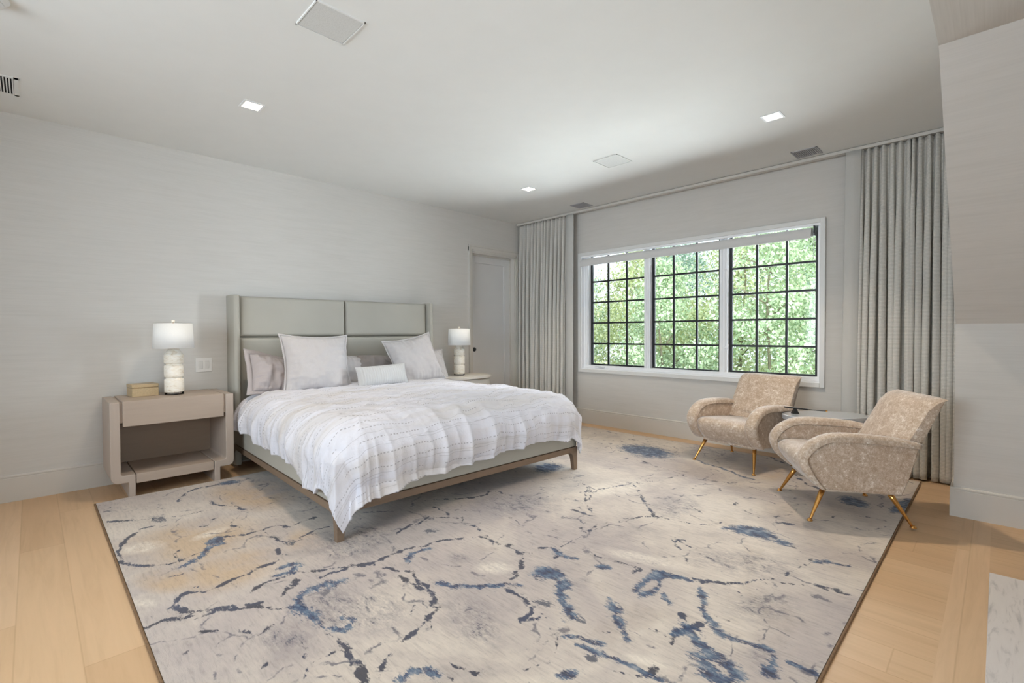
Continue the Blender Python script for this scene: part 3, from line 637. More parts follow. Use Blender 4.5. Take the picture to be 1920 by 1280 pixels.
    wt = t.math('ADD', wt, t.math('MULTIPLY', t.math('SUBTRACT', brk, 0.52), 1.6))
    mt = t.ramp(wt, [(0.40, 0.0), (0.58, 1.0)])
    base = t.mix(t.math('MULTIPLY', mt, 0.92), base, inkc)
    wd = t.math('ADD', t.math('MULTIPLY', dark, 0.85), t.math('MULTIPLY', t.math('SUBTRACT', edge, 0.56), 3.6))
    md = t.ramp(wd, [(0.42, 0.0), (0.62, 1.0)])
    base = t.mix(t.math('MULTIPLY', md, 0.85), base, k(70, 74, 88))
    wb = t.math('ADD', t.math('MULTIPLY', blue, 0.95), t.math('MULTIPLY', t.math('SUBTRACT', edge, 0.535), 3.2))
    mb = t.ramp(wb, [(0.36, 0.0), (0.62, 1.0)])
    bluec = t.ramp(t.noise(t.coord('Object', (30, 14, 1)), 1.0, 4, 0.65), [(0.34, k(36, 42, 66)), (0.46, k(48, 66, 98)), (0.56, k(84, 104, 126)), (0.66, k(140, 146, 154))])
    base = t.mix(t.math('MULTIPLY', mb, 0.93), base, bluec)
    t.color(base)
    fine = t.noise(v, 420, 2, 0.6)
    t.bump(t.math('ADD', t.math('MULTIPLY', streak, 0.5), t.math('MULTIPLY', fine, 0.5)), 0.5, 0.004)
    t.b.inputs['Sheen Weight'].default_value = 0.2
    return t.m
def make_rug():
    rg = thing('area_rug', 'large cream and blue veined rug under the bed and armchairs', 'rug', (0, 0, 0))
    st = 0.012
    rj = random.Random(11)
    nx, ny = int((RX1-RX0)/st)+1, int((RY1-RY0)/st)+1
    xs = np.linspace(RX0, RX1, nx); ys = np.linspace(RY0, RY1, ny)
    X, Y = np.meshgrid(xs, ys)
    thin = np.zeros_like(X); blue = np.zeros_like(X); dark = np.zeros_like(X)
    grey = np.zeros_like(X); pale = np.zeros_like(X); tan = np.zeros_like(X)
    for ln in RUG_LINES:
        wd = ln[0]; P = np.array(ln[1:], float).reshape(-1, 2)/1000.0
        tgt = blue if wd >= 0.029 else thin
        R = wd*1.9 if wd < 0.029 else wd*1.25
        R0 = max(R, 0.022)
        Q = []
        for (ax, ay), (bx_, by) in zip(P[:-1], P[1:]):
            n_ = max(1, int(math.hypot(bx_-ax, by-ay)/0.035))
            for q in range(n_): Q.append((ax+(bx_-ax)*q/n_, ay+(by-ay)*q/n_))
        Q.append(tuple(P[-1]))
        Q = [(a+rj.gauss(0, 0.0075), b_+rj.gauss(0, 0.0075)) for a, b_ in Q]
        for (ax, ay), (bx_, by) in zip(Q[:-1], Q[1:]):
            R = R0*rj.uniform(0.55, 1.35)
            i0 = max(0, int((min(ax, bx_)-R-RX0)/st)); i1 = min(nx, int((max(ax, bx_)+R-RX0)/st)+2)
            j0 = max(0, int((min(ay, by)-R-RY0)/st)); j1 = min(ny, int((max(ay, by)+R-RY0)/st)+2)
            if i1 <= i0 or j1 <= j0: continue
            gx, gy = X[j0:j1, i0:i1], Y[j0:j1, i0:i1]
            dx, dy = bx_-ax, by-ay; LL = dx*dx+dy*dy+1e-12
            tt = np.clip(((gx-ax)*dx+(gy-ay)*dy)/LL, 0, 1)
            dd = np.hypot(gx-ax-tt*dx, gy-ay-tt*dy)
            val = np.clip(1-dd/R, 0, 1)*(1.0 if wd > 0.012 else 0.86)
            tgt[j0:j1, i0:i1] = np.maximum(tgt[j0:j1, i0:i1], val)
    for k, ox, oy, ax, ay, bx_, by in RUG_BLOBS:
        M2 = np.array([[ax, bx_], [ay, by]])/1000.0
        if abs(np.linalg.det(M2)) < 1e-7: continue
        I = np.linalg.inv(M2); gx, gy = X-ox/1000.0, Y-oy/1000.0
        a = I[0, 0]*gx+I[0, 1]*gy; b_ = I[1, 0]*gx+I[1, 1]*gy
        r = np.sqrt(a*a+b_*b_); val = np.clip(1.35-r, 0, 1)
        tgt = (dark, blue, grey, pale, tan)[k]
        np.maximum(tgt, np.clip(val*1.1, 0, 1) if k < 2 else np.clip(val*1.4, 0, 1), out=tgt)
    verts = np.stack([X.ravel(), Y.ravel(), np.full(X.size, RZ_RUG)], 1)
    idx = np.arange(nx*ny).reshape(ny, nx)
    quads = np.stack([idx[:-1, :-1].ravel(), idx[:-1, 1:].ravel(), idx[1:, 1:].ravel(), idx[1:, :-1].ravel()], 1)
    me = bpy.data.meshes.new('pile'); me.vertices.add(len(verts)); me.vertices.foreach_set('co', verts.astype(np.float32).ravel())
    me.loops.add(quads.size); me.loops.foreach_set('vertex_index', quads.astype(np.int32).ravel())
    me.polygons.add(len(quads)); me.polygons.foreach_set('loop_start', np.arange(0, quads.size, 4, dtype=np.int32))
    me.update(calc_edges=True); me.validate()
    for nm, chans in (('veins', (thin, blue, dark)), ('dye_and_warmth', (grey, pale, tan))):
        at = me.color_attributes.new(nm, 'FLOAT_COLOR', 'POINT')
        at.data.foreach_set('color', np.stack([c.ravel() for c in chans]+[np.ones(X.size)], 1).astype(np.float32).ravel())
    me.materials.append(rug_pile())
    o = bpy.data.objects.new('pile', me); COL.objects.link(o); o.parent = rg
    m = MB(); e = 0.010
    for bxx in (((RX0-e, RY0-e, 0.0005), (RX0, RY1+e, 0.011)), ((RX1, RY0-e, 0.0005), (RX1+e, RY1+e, 0.011)), ((RX0, RY0-e, 0.0005), (RX1, RY0, 0.011)), ((RX0, RY1, 0.0005), (RX1, RY1+e, 0.011))): m.box(*bxx)
    m.build('binding', plain('rug_binding', (118, 92, 66), 0.9, vary=0.25, scale=120), rg, bevel=0.003)
    MB().box((RX0, RY0, 0.0005), (RX1, RY1, 0.0085)).build('backing', plain('rug_backing', (170, 160, 146), 0.95), rg)
RZ_RUG = 0.012
make_rug()


# ------------------------------------------------------------------ curtains and track
t = MB().box((-0.115, YC+0.02, H-0.032), (-0.055, -0.012, H-0.006)).box((-0.1, YC+0.03, H-0.006), (-0.07, -0.02, H))
tag(t.build('curtain_track', TRIM, bevel=0.002), 'long pale curtain track along the ceiling above the window', 'curtain track')
def curtain(name, label, y_hem, y_far, flap, npl, seed, zb=0.012, lean=0.0):
    """pleated curtain from its free edge y_hem to y_far; flap = width of the flat leading edge"""
    rnd = random.Random(seed)
    sgn = 1 if y_far > y_hem else -1
    L = abs(y_far-y_hem)-flap
    ph = [0.0]
    for i in range(npl): ph.append(ph[-1]+rnd.uniform(0.6, 1.4))
    ph = [p/ph[-1] for p in ph]
    am = [rnd.uniform(0.75, 1.25) for _ in range(npl+1)]
    dr = [rnd.uniform(-0.03, 0.03) for _ in range(npl+1)]
    nu, nv = npl*14, 60
    z1 = H-0.036
    def P(i, j):
        u = i/(nu-1); z = z1+(zb-z1)*j/(nv-1); q = j/(nv-1)
        # pleat index
        k = 0
        while k < npl-1 and u > ph[k+1]: k += 1
        f = (u-ph[k])/(ph[k+1]-ph[k])
        A = (0.026+0.034*min(1, q*2.2))*am[k]
        s = math.cos(2*PI*f)
        x = -0.085-A*s*0.9-0.02*q
        shift = (dr[k]*(1-f)+dr[k+1]*f)*q*math.sin(PI*u)
        y = y_hem+sgn*(flap+u*L+shift+0.012*math.sin(2*PI*f*2)*min(1, q*3))
        y += lean*q*(1-u)
        x += 0.006*noise.noise(Vector((y*7, z*1.7, seed)))
        if q > 0.97: x += -0.012*(q-0.97)/0.03*s
        return (x, y, z)
    c = thing(name, label, 'curtain', (0, 0, 0), 0, 'window curtains')
    MB().grid(P, nu, nv).build('curtain_cloth', CURT, c, True, solid=0.004, recalc=False)
    def F(i, j):
        u = i/11.0; q = j/39.0; z = z1+(zb-z1)*q
        return (-0.125-0.02*q+0.018*math.sin(u*PI)*-1+0.012*u, y_hem+sgn*flap*u*1.02+lean*q, z)
    MB().grid(F, 12, 40).build('curtain_edge', CURTL, c, True, solid=0.004, recalc=False)
    for k in range(npl+1):
        y = y_hem+sgn*(flap+ph[k]*L); MB().box((-0.094, y-0.008, H-0.045), (-0.076, y+0.008, H-0.0325)).build('curtain_hook', TRIM, c)
    return c
curtain('curtain', 'narrow pleated grey curtain in the corner beside the door', -1.052, -0.06, 0.135, 13, 3)
curtain('curtain', 'wide pleated grey curtain behind the armchairs right of the window', -3.985, -4.70, 0.11, 13, 5, lean=0.02)

# ------------------------------------------------------------------ bed
BED = (-2.79, -0.03, 0.0); BROT = -0.030
bed = thing('bed', 'upholstered cream king bed with winged paneled headboard', 'bed', BED, BROT)
HT = 1.525; HW = 1.055
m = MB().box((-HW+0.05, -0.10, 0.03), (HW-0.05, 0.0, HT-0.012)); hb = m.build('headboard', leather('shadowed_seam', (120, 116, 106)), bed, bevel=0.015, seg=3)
for sx in (-1, 1):
    # wing: tapering slab with a rounded front edge
    n = 10
    def Wp(i, j):
        prof = [(1.0, 0.0), (1.0, -0.13), (0.985, -0.19), (0.965, -0.205), (0.945, -0.20), (0.935, -0.17), (0.93, -0.09), (0.93, 0.0)]
        a, y = prof[i]; z = [0.02, 0.05, HT-0.04, HT-0.008, HT][j]
        k = [1, 1, 1, 0.98, 0.93][j]
        return (sx*HW*a, y*k, z)
    m = MB().grid(Wp, 8, 5, close_u=True)
    m.f.append(tuple(range(7, -1, -1))); m.f.append(tuple(32+i for i in range(8)))
    m.build('headboard_wing', LEATH, hb, bevel=0.012, seg=3)
def cushion_panel(x0, x1, z0, z1, y, puff):
    nu, nv = 61, 41
    def P(i, j):
        u, v = 0.5-0.5*math.cos(PI*i/(nu-1)), 0.5-0.5*math.cos(PI*j/(nv-1))
        e = min(1, (min(u, 1-u)*(x1-x0))/0.026); g = min(1, (min(v, 1-v)*(z1-z0))/0.026)
        f = math.sqrt(max(0, 1-(1-e)**2))*math.sqrt(max(0, 1-(1-g)**2))
        return (x0+(x1-x0)*u, y-puff*f, z0+(z1-z0)*v)
    return MB().grid(P, nu, nv)
G = 0.0035
for x0, x1 in ((-HW+0.075, -G), (G, HW-0.075)):
    for z0, z1 in ((0.40, 1.15-G), (1.15+G, HT-0.005)):
        cushion_panel(x0, x1, z0, z1, -0.094, 0.050).build('headboard_panel', LEATH, hb, True)
# side rails, foot rail, plinth, legs
BW, BL = 1.045, -2.335
m = MB()
m.box((-BW, BL, 0.21), (-BW+0.06, -0.08, 0.46)); m.box((BW-0.06, BL, 0.21), (BW, -0.08, 0.46)); m.box((-BW, BL, 0.21), (BW, BL+0.06, 0.46))
m.build('bed_rail', LEATH, bed, bevel=0.008, seg=3)
MB().box((-BW+0.05, BL+0.05, 0.2), (BW-0.05, -0.1, 0.3)).build('bed_slat_base', plain('slat_base', (70, 62, 55), 0.8), bed)
m = MB(); z0, z1 = 0.163, 0.207
m.box((-BW-0.004, BL-0.004, z0), (-BW+0.05, -0.1, z1)); m.box((BW-0.05, BL-0.004, z0), (BW+0.004, -0.1, z1)); m.box((-BW-0.004, BL-0.004, z0), (BW+0.004, BL+0.05, z1))
m.build('bed_plinth', WALNUT, bed, bevel=0.002)
for sx in (-1, 1):
    for sy, yy in ((-1, BL-0.004), (1, -0.12)):
        xo = sx*(BW+0.004); yi = yy-sy*0.0
        inx, iny = -sx, -sy
        # tapered leg that flares into the rail with a curve
        prof = [(0.0, 0.040), (0.10, 0.050), (0.125, 0.054), (0.145, 0.064), (0.157, 0.078), (0.166, 0.10)]
        vs = []
        for z, wd in prof:
            wd2 = wd if z > 0.1 else wd
            vs += [(xo, yi, z), (xo+inx*wd, yi, z), (xo+inx*wd, yi+iny*-1*-1*wd2*1.0, z), (xo, yi+iny*wd2*1.0, z)] if False else [(xo, yi, z), (xo+inx*wd, yi, z), (xo+inx*wd*0.9, yi-iny*-1*0+(-sy)*wd2*0.9, z), (xo, yi+(-sy)*wd2, z)]
        n = len(prof)
        fs = [(3, 2, 1, 0), tuple(4*(n-1)+k for k in range(4))]+[(4*j+k, 4*j+(k+1) % 4, 4*(j+1)+(k+1) % 4, 4*(j+1)+k) for j in range(n-1) for k in range(4)]
        MB().add(vs, fs).build('leg', WALNUT, bed, bevel=0.003)
MB().box((-0.95, -2.25, 0.302), (0.95, -0.165, 0.60)).build('mattress', linen('mattress_cover', (225, 222, 218)), bed, bevel=0.09, seg=5)

# ------------------------------------------------------------------ duvet
def duvet_cloth(name):
    t = NT(name, 0.85, lin(228, 226, 228), spec=0.12)
    uv = t.n.new('ShaderNodeUVMap'); sep = t.n.new('ShaderNodeSeparateXYZ'); t.link(uv.outputs[0], sep.inputs[0])
    u, v = sep.outputs[0], sep.outputs[1]       # metres across / along
    def vec(a, b, c=0.0):
        k = t.n.new('ShaderNodeCombineXYZ')
        for sck, val in zip(k.inputs, (a, b, c)):
            if hasattr(val, 'is_linked'): t.link(val, sck)
            else: sck.default_value = val
        return k.outputs[0]
    wob = t.math('MULTIPLY', t.math('SUBTRACT', t.noise(vec(t.math('MULTIPLY', u, 1.6), t.math('MULTIPLY', v, 0.8)), 1.0, 3), 0.5), 0.22)
    vv = t.math('ADD', v, wob)
    pitch = 0.088
    row = t.math('FLOOR', t.math('DIVIDE', vv, pitch))
    fr = t.math('FRACT', t.math('DIVIDE', vv, pitch))
    rnd = t.math('FRACT', t.math('MULTIPLY', t.math('SINE', t.math('MULTIPLY', row, 12.9898)), 43758.5))
    ctr = t.math('ADD', 0.3, t.math('MULTIPLY', rnd, 0.4))
    dl = t.math('ABSOLUTE', t.math('SUBTRACT', fr, ctr))
    line = t.math('LESS_THAN', dl, 0.040)
    dash = t.math('GREATER_THAN', t.math('SINE', t.math('ADD', t.math('MULTIPLY', u, 2*PI/0.021), t.math('MULTIPLY', t.noise(vec(t.math('MULTIPLY', u, 9), row), 1.0, 2), 9.0))), -0.1)
    brk = t.math('GREATER_THAN', t.noise(vec(t.math('MULTIPLY', u, 2.6), t.math('MULTIPLY', row, 3.7)), 1.0, 2), 0.47)
    fine = t.math('MULTIPLY', t.math('LESS_THAN', t.math('ABSOLUTE', t.math('SUBTRACT', fr, t.math('FRACT', t.math('ADD', ctr, 0.42)))), 0.016),
                  t.math('GREATER_THAN', t.noise(vec(t.math('MULTIPLY', u, 1.8), t.math('MULTIPLY', row, 5.1)), 1.0, 2), 0.46))
    mark = t.math('MAXIMUM', t.math('MULTIPLY', t.math('MULTIPLY', line, dash), brk), t.math('MULTIPLY', fine, 0.75))
    band = t.noise(vec(t.math('MULTIPLY', u, 0.7), t.math('MULTIPLY', vv, 5.0)), 1.0, 3)
    base = t.ramp(band, [(0.46, lin(216, 216, 224)), (0.64, lin(208, 205, 206)), (0.80, lin(197, 190, 185))])
    t.color(t.mix(t.math('MULTIPLY', mark, 0.60), base, lin(138, 135, 138)))
    f = t.noise(t.coord('Object'), 55, 4, 0.6)
    f2 = t.noise(vec(t.math('MULTIPLY', u, 1.0), t.math('MULTIPLY', v, 1.0)), 420, 2)
    t.bump(t.math('SUBTRACT', t.math('ADD', t.math('MULTIPLY', f, 0.7), t.math('MULTIPLY', f2, 0.25)), t.math('MULTIPLY', mark, 0.4)), 0.6, 0.008)
    t.b.inputs['Sheen Weight'].default_value = 0.1
    return t.m
def fbm(x, y, z, o=3):
    a, s, t = 1.0, 0.0, 1.0
    for _ in range(o):
        s += a*noise.noise(Vector((x*t, y*t, z))); a *= 0.5; t *= 2.1
    return s
def make_duvet():
    R = 0.25; PX = 0.845; PY0, PY1 = -0.42, -2.175; ZT_ = 0.672
    LS, LF = 0.475, 0.60
    nu, nv = 330, 330
    us = np.linspace(-PX-LS, PX+LS, nu); vs_ = np.linspace(PY0, PY1-LF, nv)
    verts, uvs = [], []
    for v in vs_:
        for u in us:
            px = max(-PX, min(PX, u)); py = max(PY1, v)
            ex, ey = u-px, v-py
            # cloth is shorter toward the right of the foot, longer at the left front corner
            if ey < 0: ey *= 0.93-0.15*(px+PX)/(2*PX)
            if ex != 0: ex *= 0.93+0.06*math.sin(v*3.0)+(0.05 if v > -1.2 else 0)
            if ex: ex *= 1+(0.30 if u < 0 else 0.20)*math.exp(-((v-PY1-0.05)/0.30)**2 if v > PY1 else 0)*(1 if v > PY1 else 0.75)
            if ey < 0: ey *= 1+0.06*math.exp(-((u+PX)/0.22)**2)+0.14*math.exp(-((u-PX)/0.16)**2)
            d = math.hypot(ex, ey)
            nx, ny = (ex/d, ey/d) if d > 1e-9 else (0, 0)
            footside = abs(ey) > abs(ex)
            th = math.atan2(abs(ey), abs(ex)) if d > 1e-9 else 0.0
            if u < 0: t1 = (py-PY1) - 0.36*th - (0.0 if ey >= 0 else (px+PX))
            else: t1 = -(py-PY1) + 0.36*th - 0.566*2 - 2*PX - (0 if ey >= 0 else (px-PX))
            d *= 1+0.045*noise.noise(Vector((t1*3.3, 4.0, 0)))
            ang = d/R
            if ang < PI/2: h, dz = R*math.sin(ang), R*(1-math.cos(ang))
            else:
                e = d-R*PI/2; h, dz = R+e*0.16, R+e*0.975
            k = min(1, max(0, (d-0.10)/0.38)); k = k*k*(3-2*k)
            lo = min(1, max(0, (d-0.36)/0.14))
            side = 5.0
            w1 = t1*13+2.6*noise.noise(Vector((t1*1.7, side, 0.3)))
            ridge = (1-abs(math.sin(w1)))**1.6-0.4
            w2 = t1*31+3.4*noise.noise(Vector((t1*2.4, side, 1.3)))+d*3
            ridge2 = (1-abs(math.sin(w2)))**1.4-0.42
            slant = noise.noise(Vector((t1*9+d*5, d*4, side+2)))
            foot = 0.85+0.15*math.sin(th)
            am1 = 0.55+0.9*noise.noise(Vector((t1*1.1, 21.0, 0)))+0.3*(d > 0.3)
            h += k*foot*(0.040*ridge*am1+0.020*ridge2*(0.7+0.8*noise.noise(Vector((t1*1.9, 31.0, 0))))+0.030*slant)
            h += lo*0.0028*math.sin(t1*120+6*noise.noise(Vector((t1*6, side, 3))))
            # the soft filling plumps out before the hem tucks back
            h += 0.020*math.sin(PI*min(1, d/0.5))-0.030*lo*lo
            corner = min(1, min(abs(ex), abs(ey))/0.15)
            dome = 0.018*math.cos(px/PX*PI/2)*min(1, (py-PY1)/0.5+0.3)
            wr = 0.018*fbm(u*2.3+3, v*2.9, 1.0)+0.0105*fbm(u*7, v*6, 5.0, 3)
            q = noise.noise(Vector((u*5+v*3, v*13-u*2, 2.0))); wr += 0.011*(1-abs(q))**4
            fade = 1-0.6*k
            z = ZT_+dome-dz+wr*fade
            if 0 < d < 0.34: z += 0.016*ridge*min(1, d/0.12)*(1-d/0.34)*foot
            if z < 0.52 and d > 1e-6:
                need = min((1.062-abs(px))/abs(nx) if abs(nx) > 1e-3 else 9, (py+2.358)/abs(ny) if abs(ny) > 1e-3 else 9)
                if need < 9:
                    f = min(1, (0.52-z)/0.06); h = h+f*(max(h, need+0.010+0.25*max(0, min(0.05, h-need+0.05)))-h)
            verts.append((px+nx*h+0.008*fbm(u*6, v*6, 9.0, 2)*k, py+ny*h, max(z, 0.03))); uvs.append((u+1.4, -v))
    m = MB(); m.v = verts
    for j in range(nv-1):
        for i in range(nu-1): m.f.append((j*nu+i, (j+1)*nu+i, (j+1)*nu+i+1, j*nu+i+1))
    o = m.build('duvet', duvet_cloth('embroidered_duvet'), None, True, solid=0.014, recalc=False, loc=BED, rotz=BROT)
    lay = o.data.uv_layers.new(name='cloth'); idx = np.empty(len(o.data.loops), dtype=np.int32)
    o.data.loops.foreach_get('vertex_index', idx)
    lay.data.foreach_set('uv', np.array(uvs, dtype=np.float32)[idx].ravel())
    return o
tag(make_duvet(), 'white duvet with rows of small grey stitched dashes draped over the bed', 'duvet')

# ------------------------------------------------------------------ pillows
def pillow(name, label, w_, h_, puff, mat, pos, tilt, turn=0.0, roll_=0.0, flange=0.0, seed=1, wrinkle=0.010, pinch=0.10, sag=0.0, mat2=None, stripes=0):
    """w_ x h_ cushion standing in its XZ plane, leaned back by tilt"""
    nu, nv = 76, 76
    verts = []; n = 2
    def surf(side):
        def P(i, j):
            a, b_ = -1+2*i/(nu-1), -1+2*j/(nv-1)
            # concave sides give eared corners
            x = a*w_/2*(1-pinch*(1-b_*b_)*abs(a)**3); z = b_*h_/2*(1-pinch*(1-a*a)*abs(b_)**3)
            fa = max(0, 1-abs(a)**2.6); fb = max(0, 1-abs(b_)**2.6)
            t = puff/2*(fa*fb)**0.55
            edge = 1-abs(max(abs(a), abs(b_)))
            wv = wrinkle*(fbm(x*6+seed*3, z*6, seed, 3)+1.0*abs(a)**3*noise.noise(Vector((x*5, z*34, seed+2)))+1.0*abs(b_)**3*noise.noise(Vector((x*34, z*5, seed+5))))*min(1, edge*6)
            if stripes: wv += 0.0035*math.sin(x*2*PI*stripes)*min(1, edge*8)
            y = side*(t+wv)
            fl = 0.006*noise.noise(Vector((x*16, z*16, seed+8)))*(1-min(1, edge*5))
            return (x, y+fl, z-sag*(a*a)*0.5)
        return P
    m = MB(); m.grid(surf(-1), nu, nv); m.grid(surf(1), nu, nv)
    o = m.build(name, mat, None, True)
    bm = bmesh.new(); bm.from_mesh(o.data); bmesh.ops.remove_doubles(bm, verts=bm.verts[:], dist=0.0004); bmesh.ops.recalc_face_normals(bm, faces=bm.faces[:]); bm.to_mesh(o.data); bm.free()
    o.location = pos
    o.rotation_euler = (Matrix.Rotation(turn, 3, 'Z') @ Matrix.Rotation(-tilt, 3, 'X') @ Matrix.Rotation(roll_, 3, 'Y')).to_euler()
    tag(o, label, 'pillow', 'pillows on the bed')
    if flange:
        f = MB(); N = 120
        def E(t):
            t = (t % 1)*4; q = int(t); r = -1+2*(t-q)
            a, b_ = [(r, -1), (1, r), (-r, 1), (-1, -r)][q]
            return a, b_
        def P(i, j):
            a, b_ = E(i/N)
            k = 1+flange*2/w_*j*0.5
            x = a*w_/2*(1-pinch*(1-b_*b_)*abs(a)**3); z = b_*h_/2*(1-pinch*(1-a*a)*abs(b_)**3)
            return (x*k, 0.006*noise.noise(Vector((x*20, z*20, seed)))*j, z*k-sag*(a*a)*0.5)
        f.grid(P, N, 3, close_u=True)
        f.build('pillow_flange', mat2 or mat, o, True, solid=0.003)
    return o
LIN_W = linen('white_linen', (191, 187, 187)); LIN_G = linen('grey_linen', (172, 164, 163)); LIN_D = linen('dark_grey_linen', (158, 151, 148)); LIN_S = linen('pale_ribbed_linen', (194, 193, 192))
pillow('pillow', 'large white square pillow on the left side of the bed', 0.60, 0.53, 0.20, LIN_W, (-3.245, -0.52, 0.905), 0.30, -0.03, 0.03, 0.02, 1, 0.022, 0.11)
pillow('pillow', 'large white square pillow leaning to the right in front of a hidden sham', 0.60, 0.53, 0.20, LIN_W, (-2.19, -0.52, 0.885), 0.36, 0.02, -0.16, 0.02, 2, 0.020, 0.11)
pillow('pillow', 'small white ribbed lumbar pillow between the two square pillows', 0.54, 0.20, 0.13, LIN_S, (-2.70, -0.735, 0.775), 0.30, 0.0, -0.03, 0, 3, 0.004, 0.05, stripes=42)
pillow('pillow', 'crumpled grey sham at the left end of the headboard', 0.46, 0.36, 0.18, LIN_G, (-3.555, -0.36, 0.81), 0.50, 0.40, 0.30, 0.055, 4, 0.034, 0.06, sag=0.05)
pillow('pillow', 'grey pillow slumped at the headboard behind the ribbed lumbar pillow', 0.50, 0.36, 0.16, LIN_D, (-2.55, -0.30, 0.79), 0.30, -0.05, 0.06, 0, 5, 0.024, 0.08, sag=0.06)
pillow('pillow', 'pale wrinkled pillow just showing right of the large left pillow', 0.62, 0.36, 0.16, LIN_W, (-2.98, -0.325, 0.80), 0.35, 0.05, 0.14, 0.02, 6, 0.024, 0.06)
pillow('pillow', 'white sham at the right end of the headboard beside the lamp', 0.60, 0.36, 0.17, LIN_W, (-1.95, -0.33, 0.80), 0.35, 0.0, -0.03, 0.02, 7, 0.014, 0.06)

# ------------------------------------------------------------------ nightstands
ns = thing('nightstand', 'pale wooden nightstand with open shelf left of the bed', 'nightstand', (-4.328, 0, 0))
yf, yb = -0.53, -0.03
for s in (-1, 1):
    X = lambda a: s*a
    # side frame: post, rounded corner, foot bar, stepped leg (outline in XZ)
    pts = [(0.390, 0.695), (0.390, 0.16)]
    for k in range(1, 7):
        a = k/6*PI/2; pts.append((0.390-0.045*(1-math.cos(a)), 0.16-0.045*math.sin(a)))
    pts += [(0.290, 0.115), (0.290, 0.0), (0.250, 0.0), (0.250, 0.168), (0.315, 0.168)]
    for k in range(1, 5):
        a = k/4*PI/2; pts.append((0.315+0.018*math.sin(a), 0.168+0.018*(1-math.cos(a))))
    pts += [(0.333, 0.695)]
    MB().prism([(X(a), z) for a, z in pts], 1, yb, yf).build('side_frame', NSTD, ns, bevel=0.004)
MB().box((-0.333, yf+0.012, 0.545), (0.333, yb, 0.688)).build('drawer_case', NSTW, ns, bevel=0.002)
MB().box((-0.318, yf-0.006, 0.518), (0.318, yb-0.03, 0.700)).build('drawer', NSTW, ns, bevel=0.003)
MB().box((-0.245, yf+0.004, 0.100), (0.245, yb, 0.168)).build('shelf', NSTW, ns, bevel=0.003)
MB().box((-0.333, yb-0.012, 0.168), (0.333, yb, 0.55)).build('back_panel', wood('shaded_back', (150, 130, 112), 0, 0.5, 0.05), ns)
n2 = thing('nightstand', 'rounded pale nightstand behind the right side of the bed', 'nightstand', (-1.37, -0.31, 0))
def oval(a, b_, z0, z1, k=2.6, seg=64):
    vs = []
    for z in (z0, z1):
        for i in range(seg):
            t = 2*PI*i/seg; c, s = math.cos(t), math.sin(t)
            vs.append((a*math.copysign(abs(c)**(2/k), c), b_*math.copysign(abs(s)**(2/k), s), z))
    fs = [tuple(range(seg-1, -1, -1)), tuple(range(seg, 2*seg))]+[(i, (i+1) % seg, (i+1) % seg+seg, i+seg) for i in range(seg)]
    return MB().add(vs, fs)
NS2 = plain('pale_lacquer', (212, 206, 196), 0.4, vary=0.02)
oval(0.37, 0.27, 0.632, 0.662).build('top', NS2, n2, bevel=0.004)
oval(0.345, 0.245, 0.10, 0.622).build('body', NS2, n2, bevel=0.003)
oval(0.350, 0.250, 0.40, 0.612).build('drawer', NS2, n2, bevel=0.003)
oval(0.31, 0.21, 0.0, 0.10).build('plinth', WALNUT, n2, bevel=0.003)
# ------------------------------------------------------------------ table lamps
def table_lamp(label, loc):
    t = thing('table_lamp', label, 'lamp', loc, 0, 'alabaster table lamps')
    m = MB().lathe([(0.0, 0.0), (0.062, 0.0), (0.064, 0.003), (0.064, 0.018), (0.062, 0.021), (0.0, 0.021)], 40, cap=False); m.build('base', ACRYL, t, True)
    R = 0.066; pr = [(0.0, 0.021), (R-0.004, 0.021), (R, 0.026), (R, 0.120), (R-0.004, 0.125), (R-0.013, 0.129), (R-0.013, 0.137), (R-0.004, 0.141),
          (R, 0.146), (R, 0.228), (R-0.004, 0.233), (R-0.013, 0.237), (R-0.013, 0.245), (R-0.004, 0.249), (R, 0.254), (R, 0.315), (R-0.006, 0.323), (0.036, 0.362), (0.03, 0.372), (0.0, 0.372)]
    MB().lathe(pr, 48, cap=False).build('body', ALAB, t, bevel=0.0015)
    MB().tube([(0, 0, 0.37), (0, 0, 0.585)], 0.006).build('stem', BRASS, t, True)
    MB().lathe([(0.139, 0.368), (0.128, 0.565)], 64, cap=False).build('shade', SHADE, t, True, solid=0.002)
    MB().lathe([(0.0, 0.57), (0.128, 0.567)], 48, cap=False).build('shade_diffuser', SHADE, t, True)
    MB().lathe([(0.0, 0.57), (0.012, 0.571), (0.013, 0.588), (0.009, 0.592), (0.0, 0.593)], 24, cap=False).build('finial', ALAB, t, True)
    return t
table_lamp('alabaster table lamp with white drum shade on the wooden nightstand left of the bed', (-4.297, -0.30, 0.695+0.005))
table_lamp('alabaster table lamp with white drum shade on the rounded nightstand beside the door', (-1.41, -0.30, 0.662))
# box on the left nightstand
bx = thing('decorative_box', 'tan shagreen lidded box on the left nightstand', 'box', (-4.485, -0.20, 0.70), 0.10)
SHAG = plain('shagreen', (186, 164, 128), 0.45, vary=0.12, scale=180)
MB().box((-0.085, -0.075, 0), (0.085, 0.075, 0.066)).build('body', SHAG, bx, bevel=0.003)
MB().box((-0.0865, -0.0765, 0.068), (0.0865, 0.0765, 0.094)).build('lid', SHAG, bx, bevel=0.004)

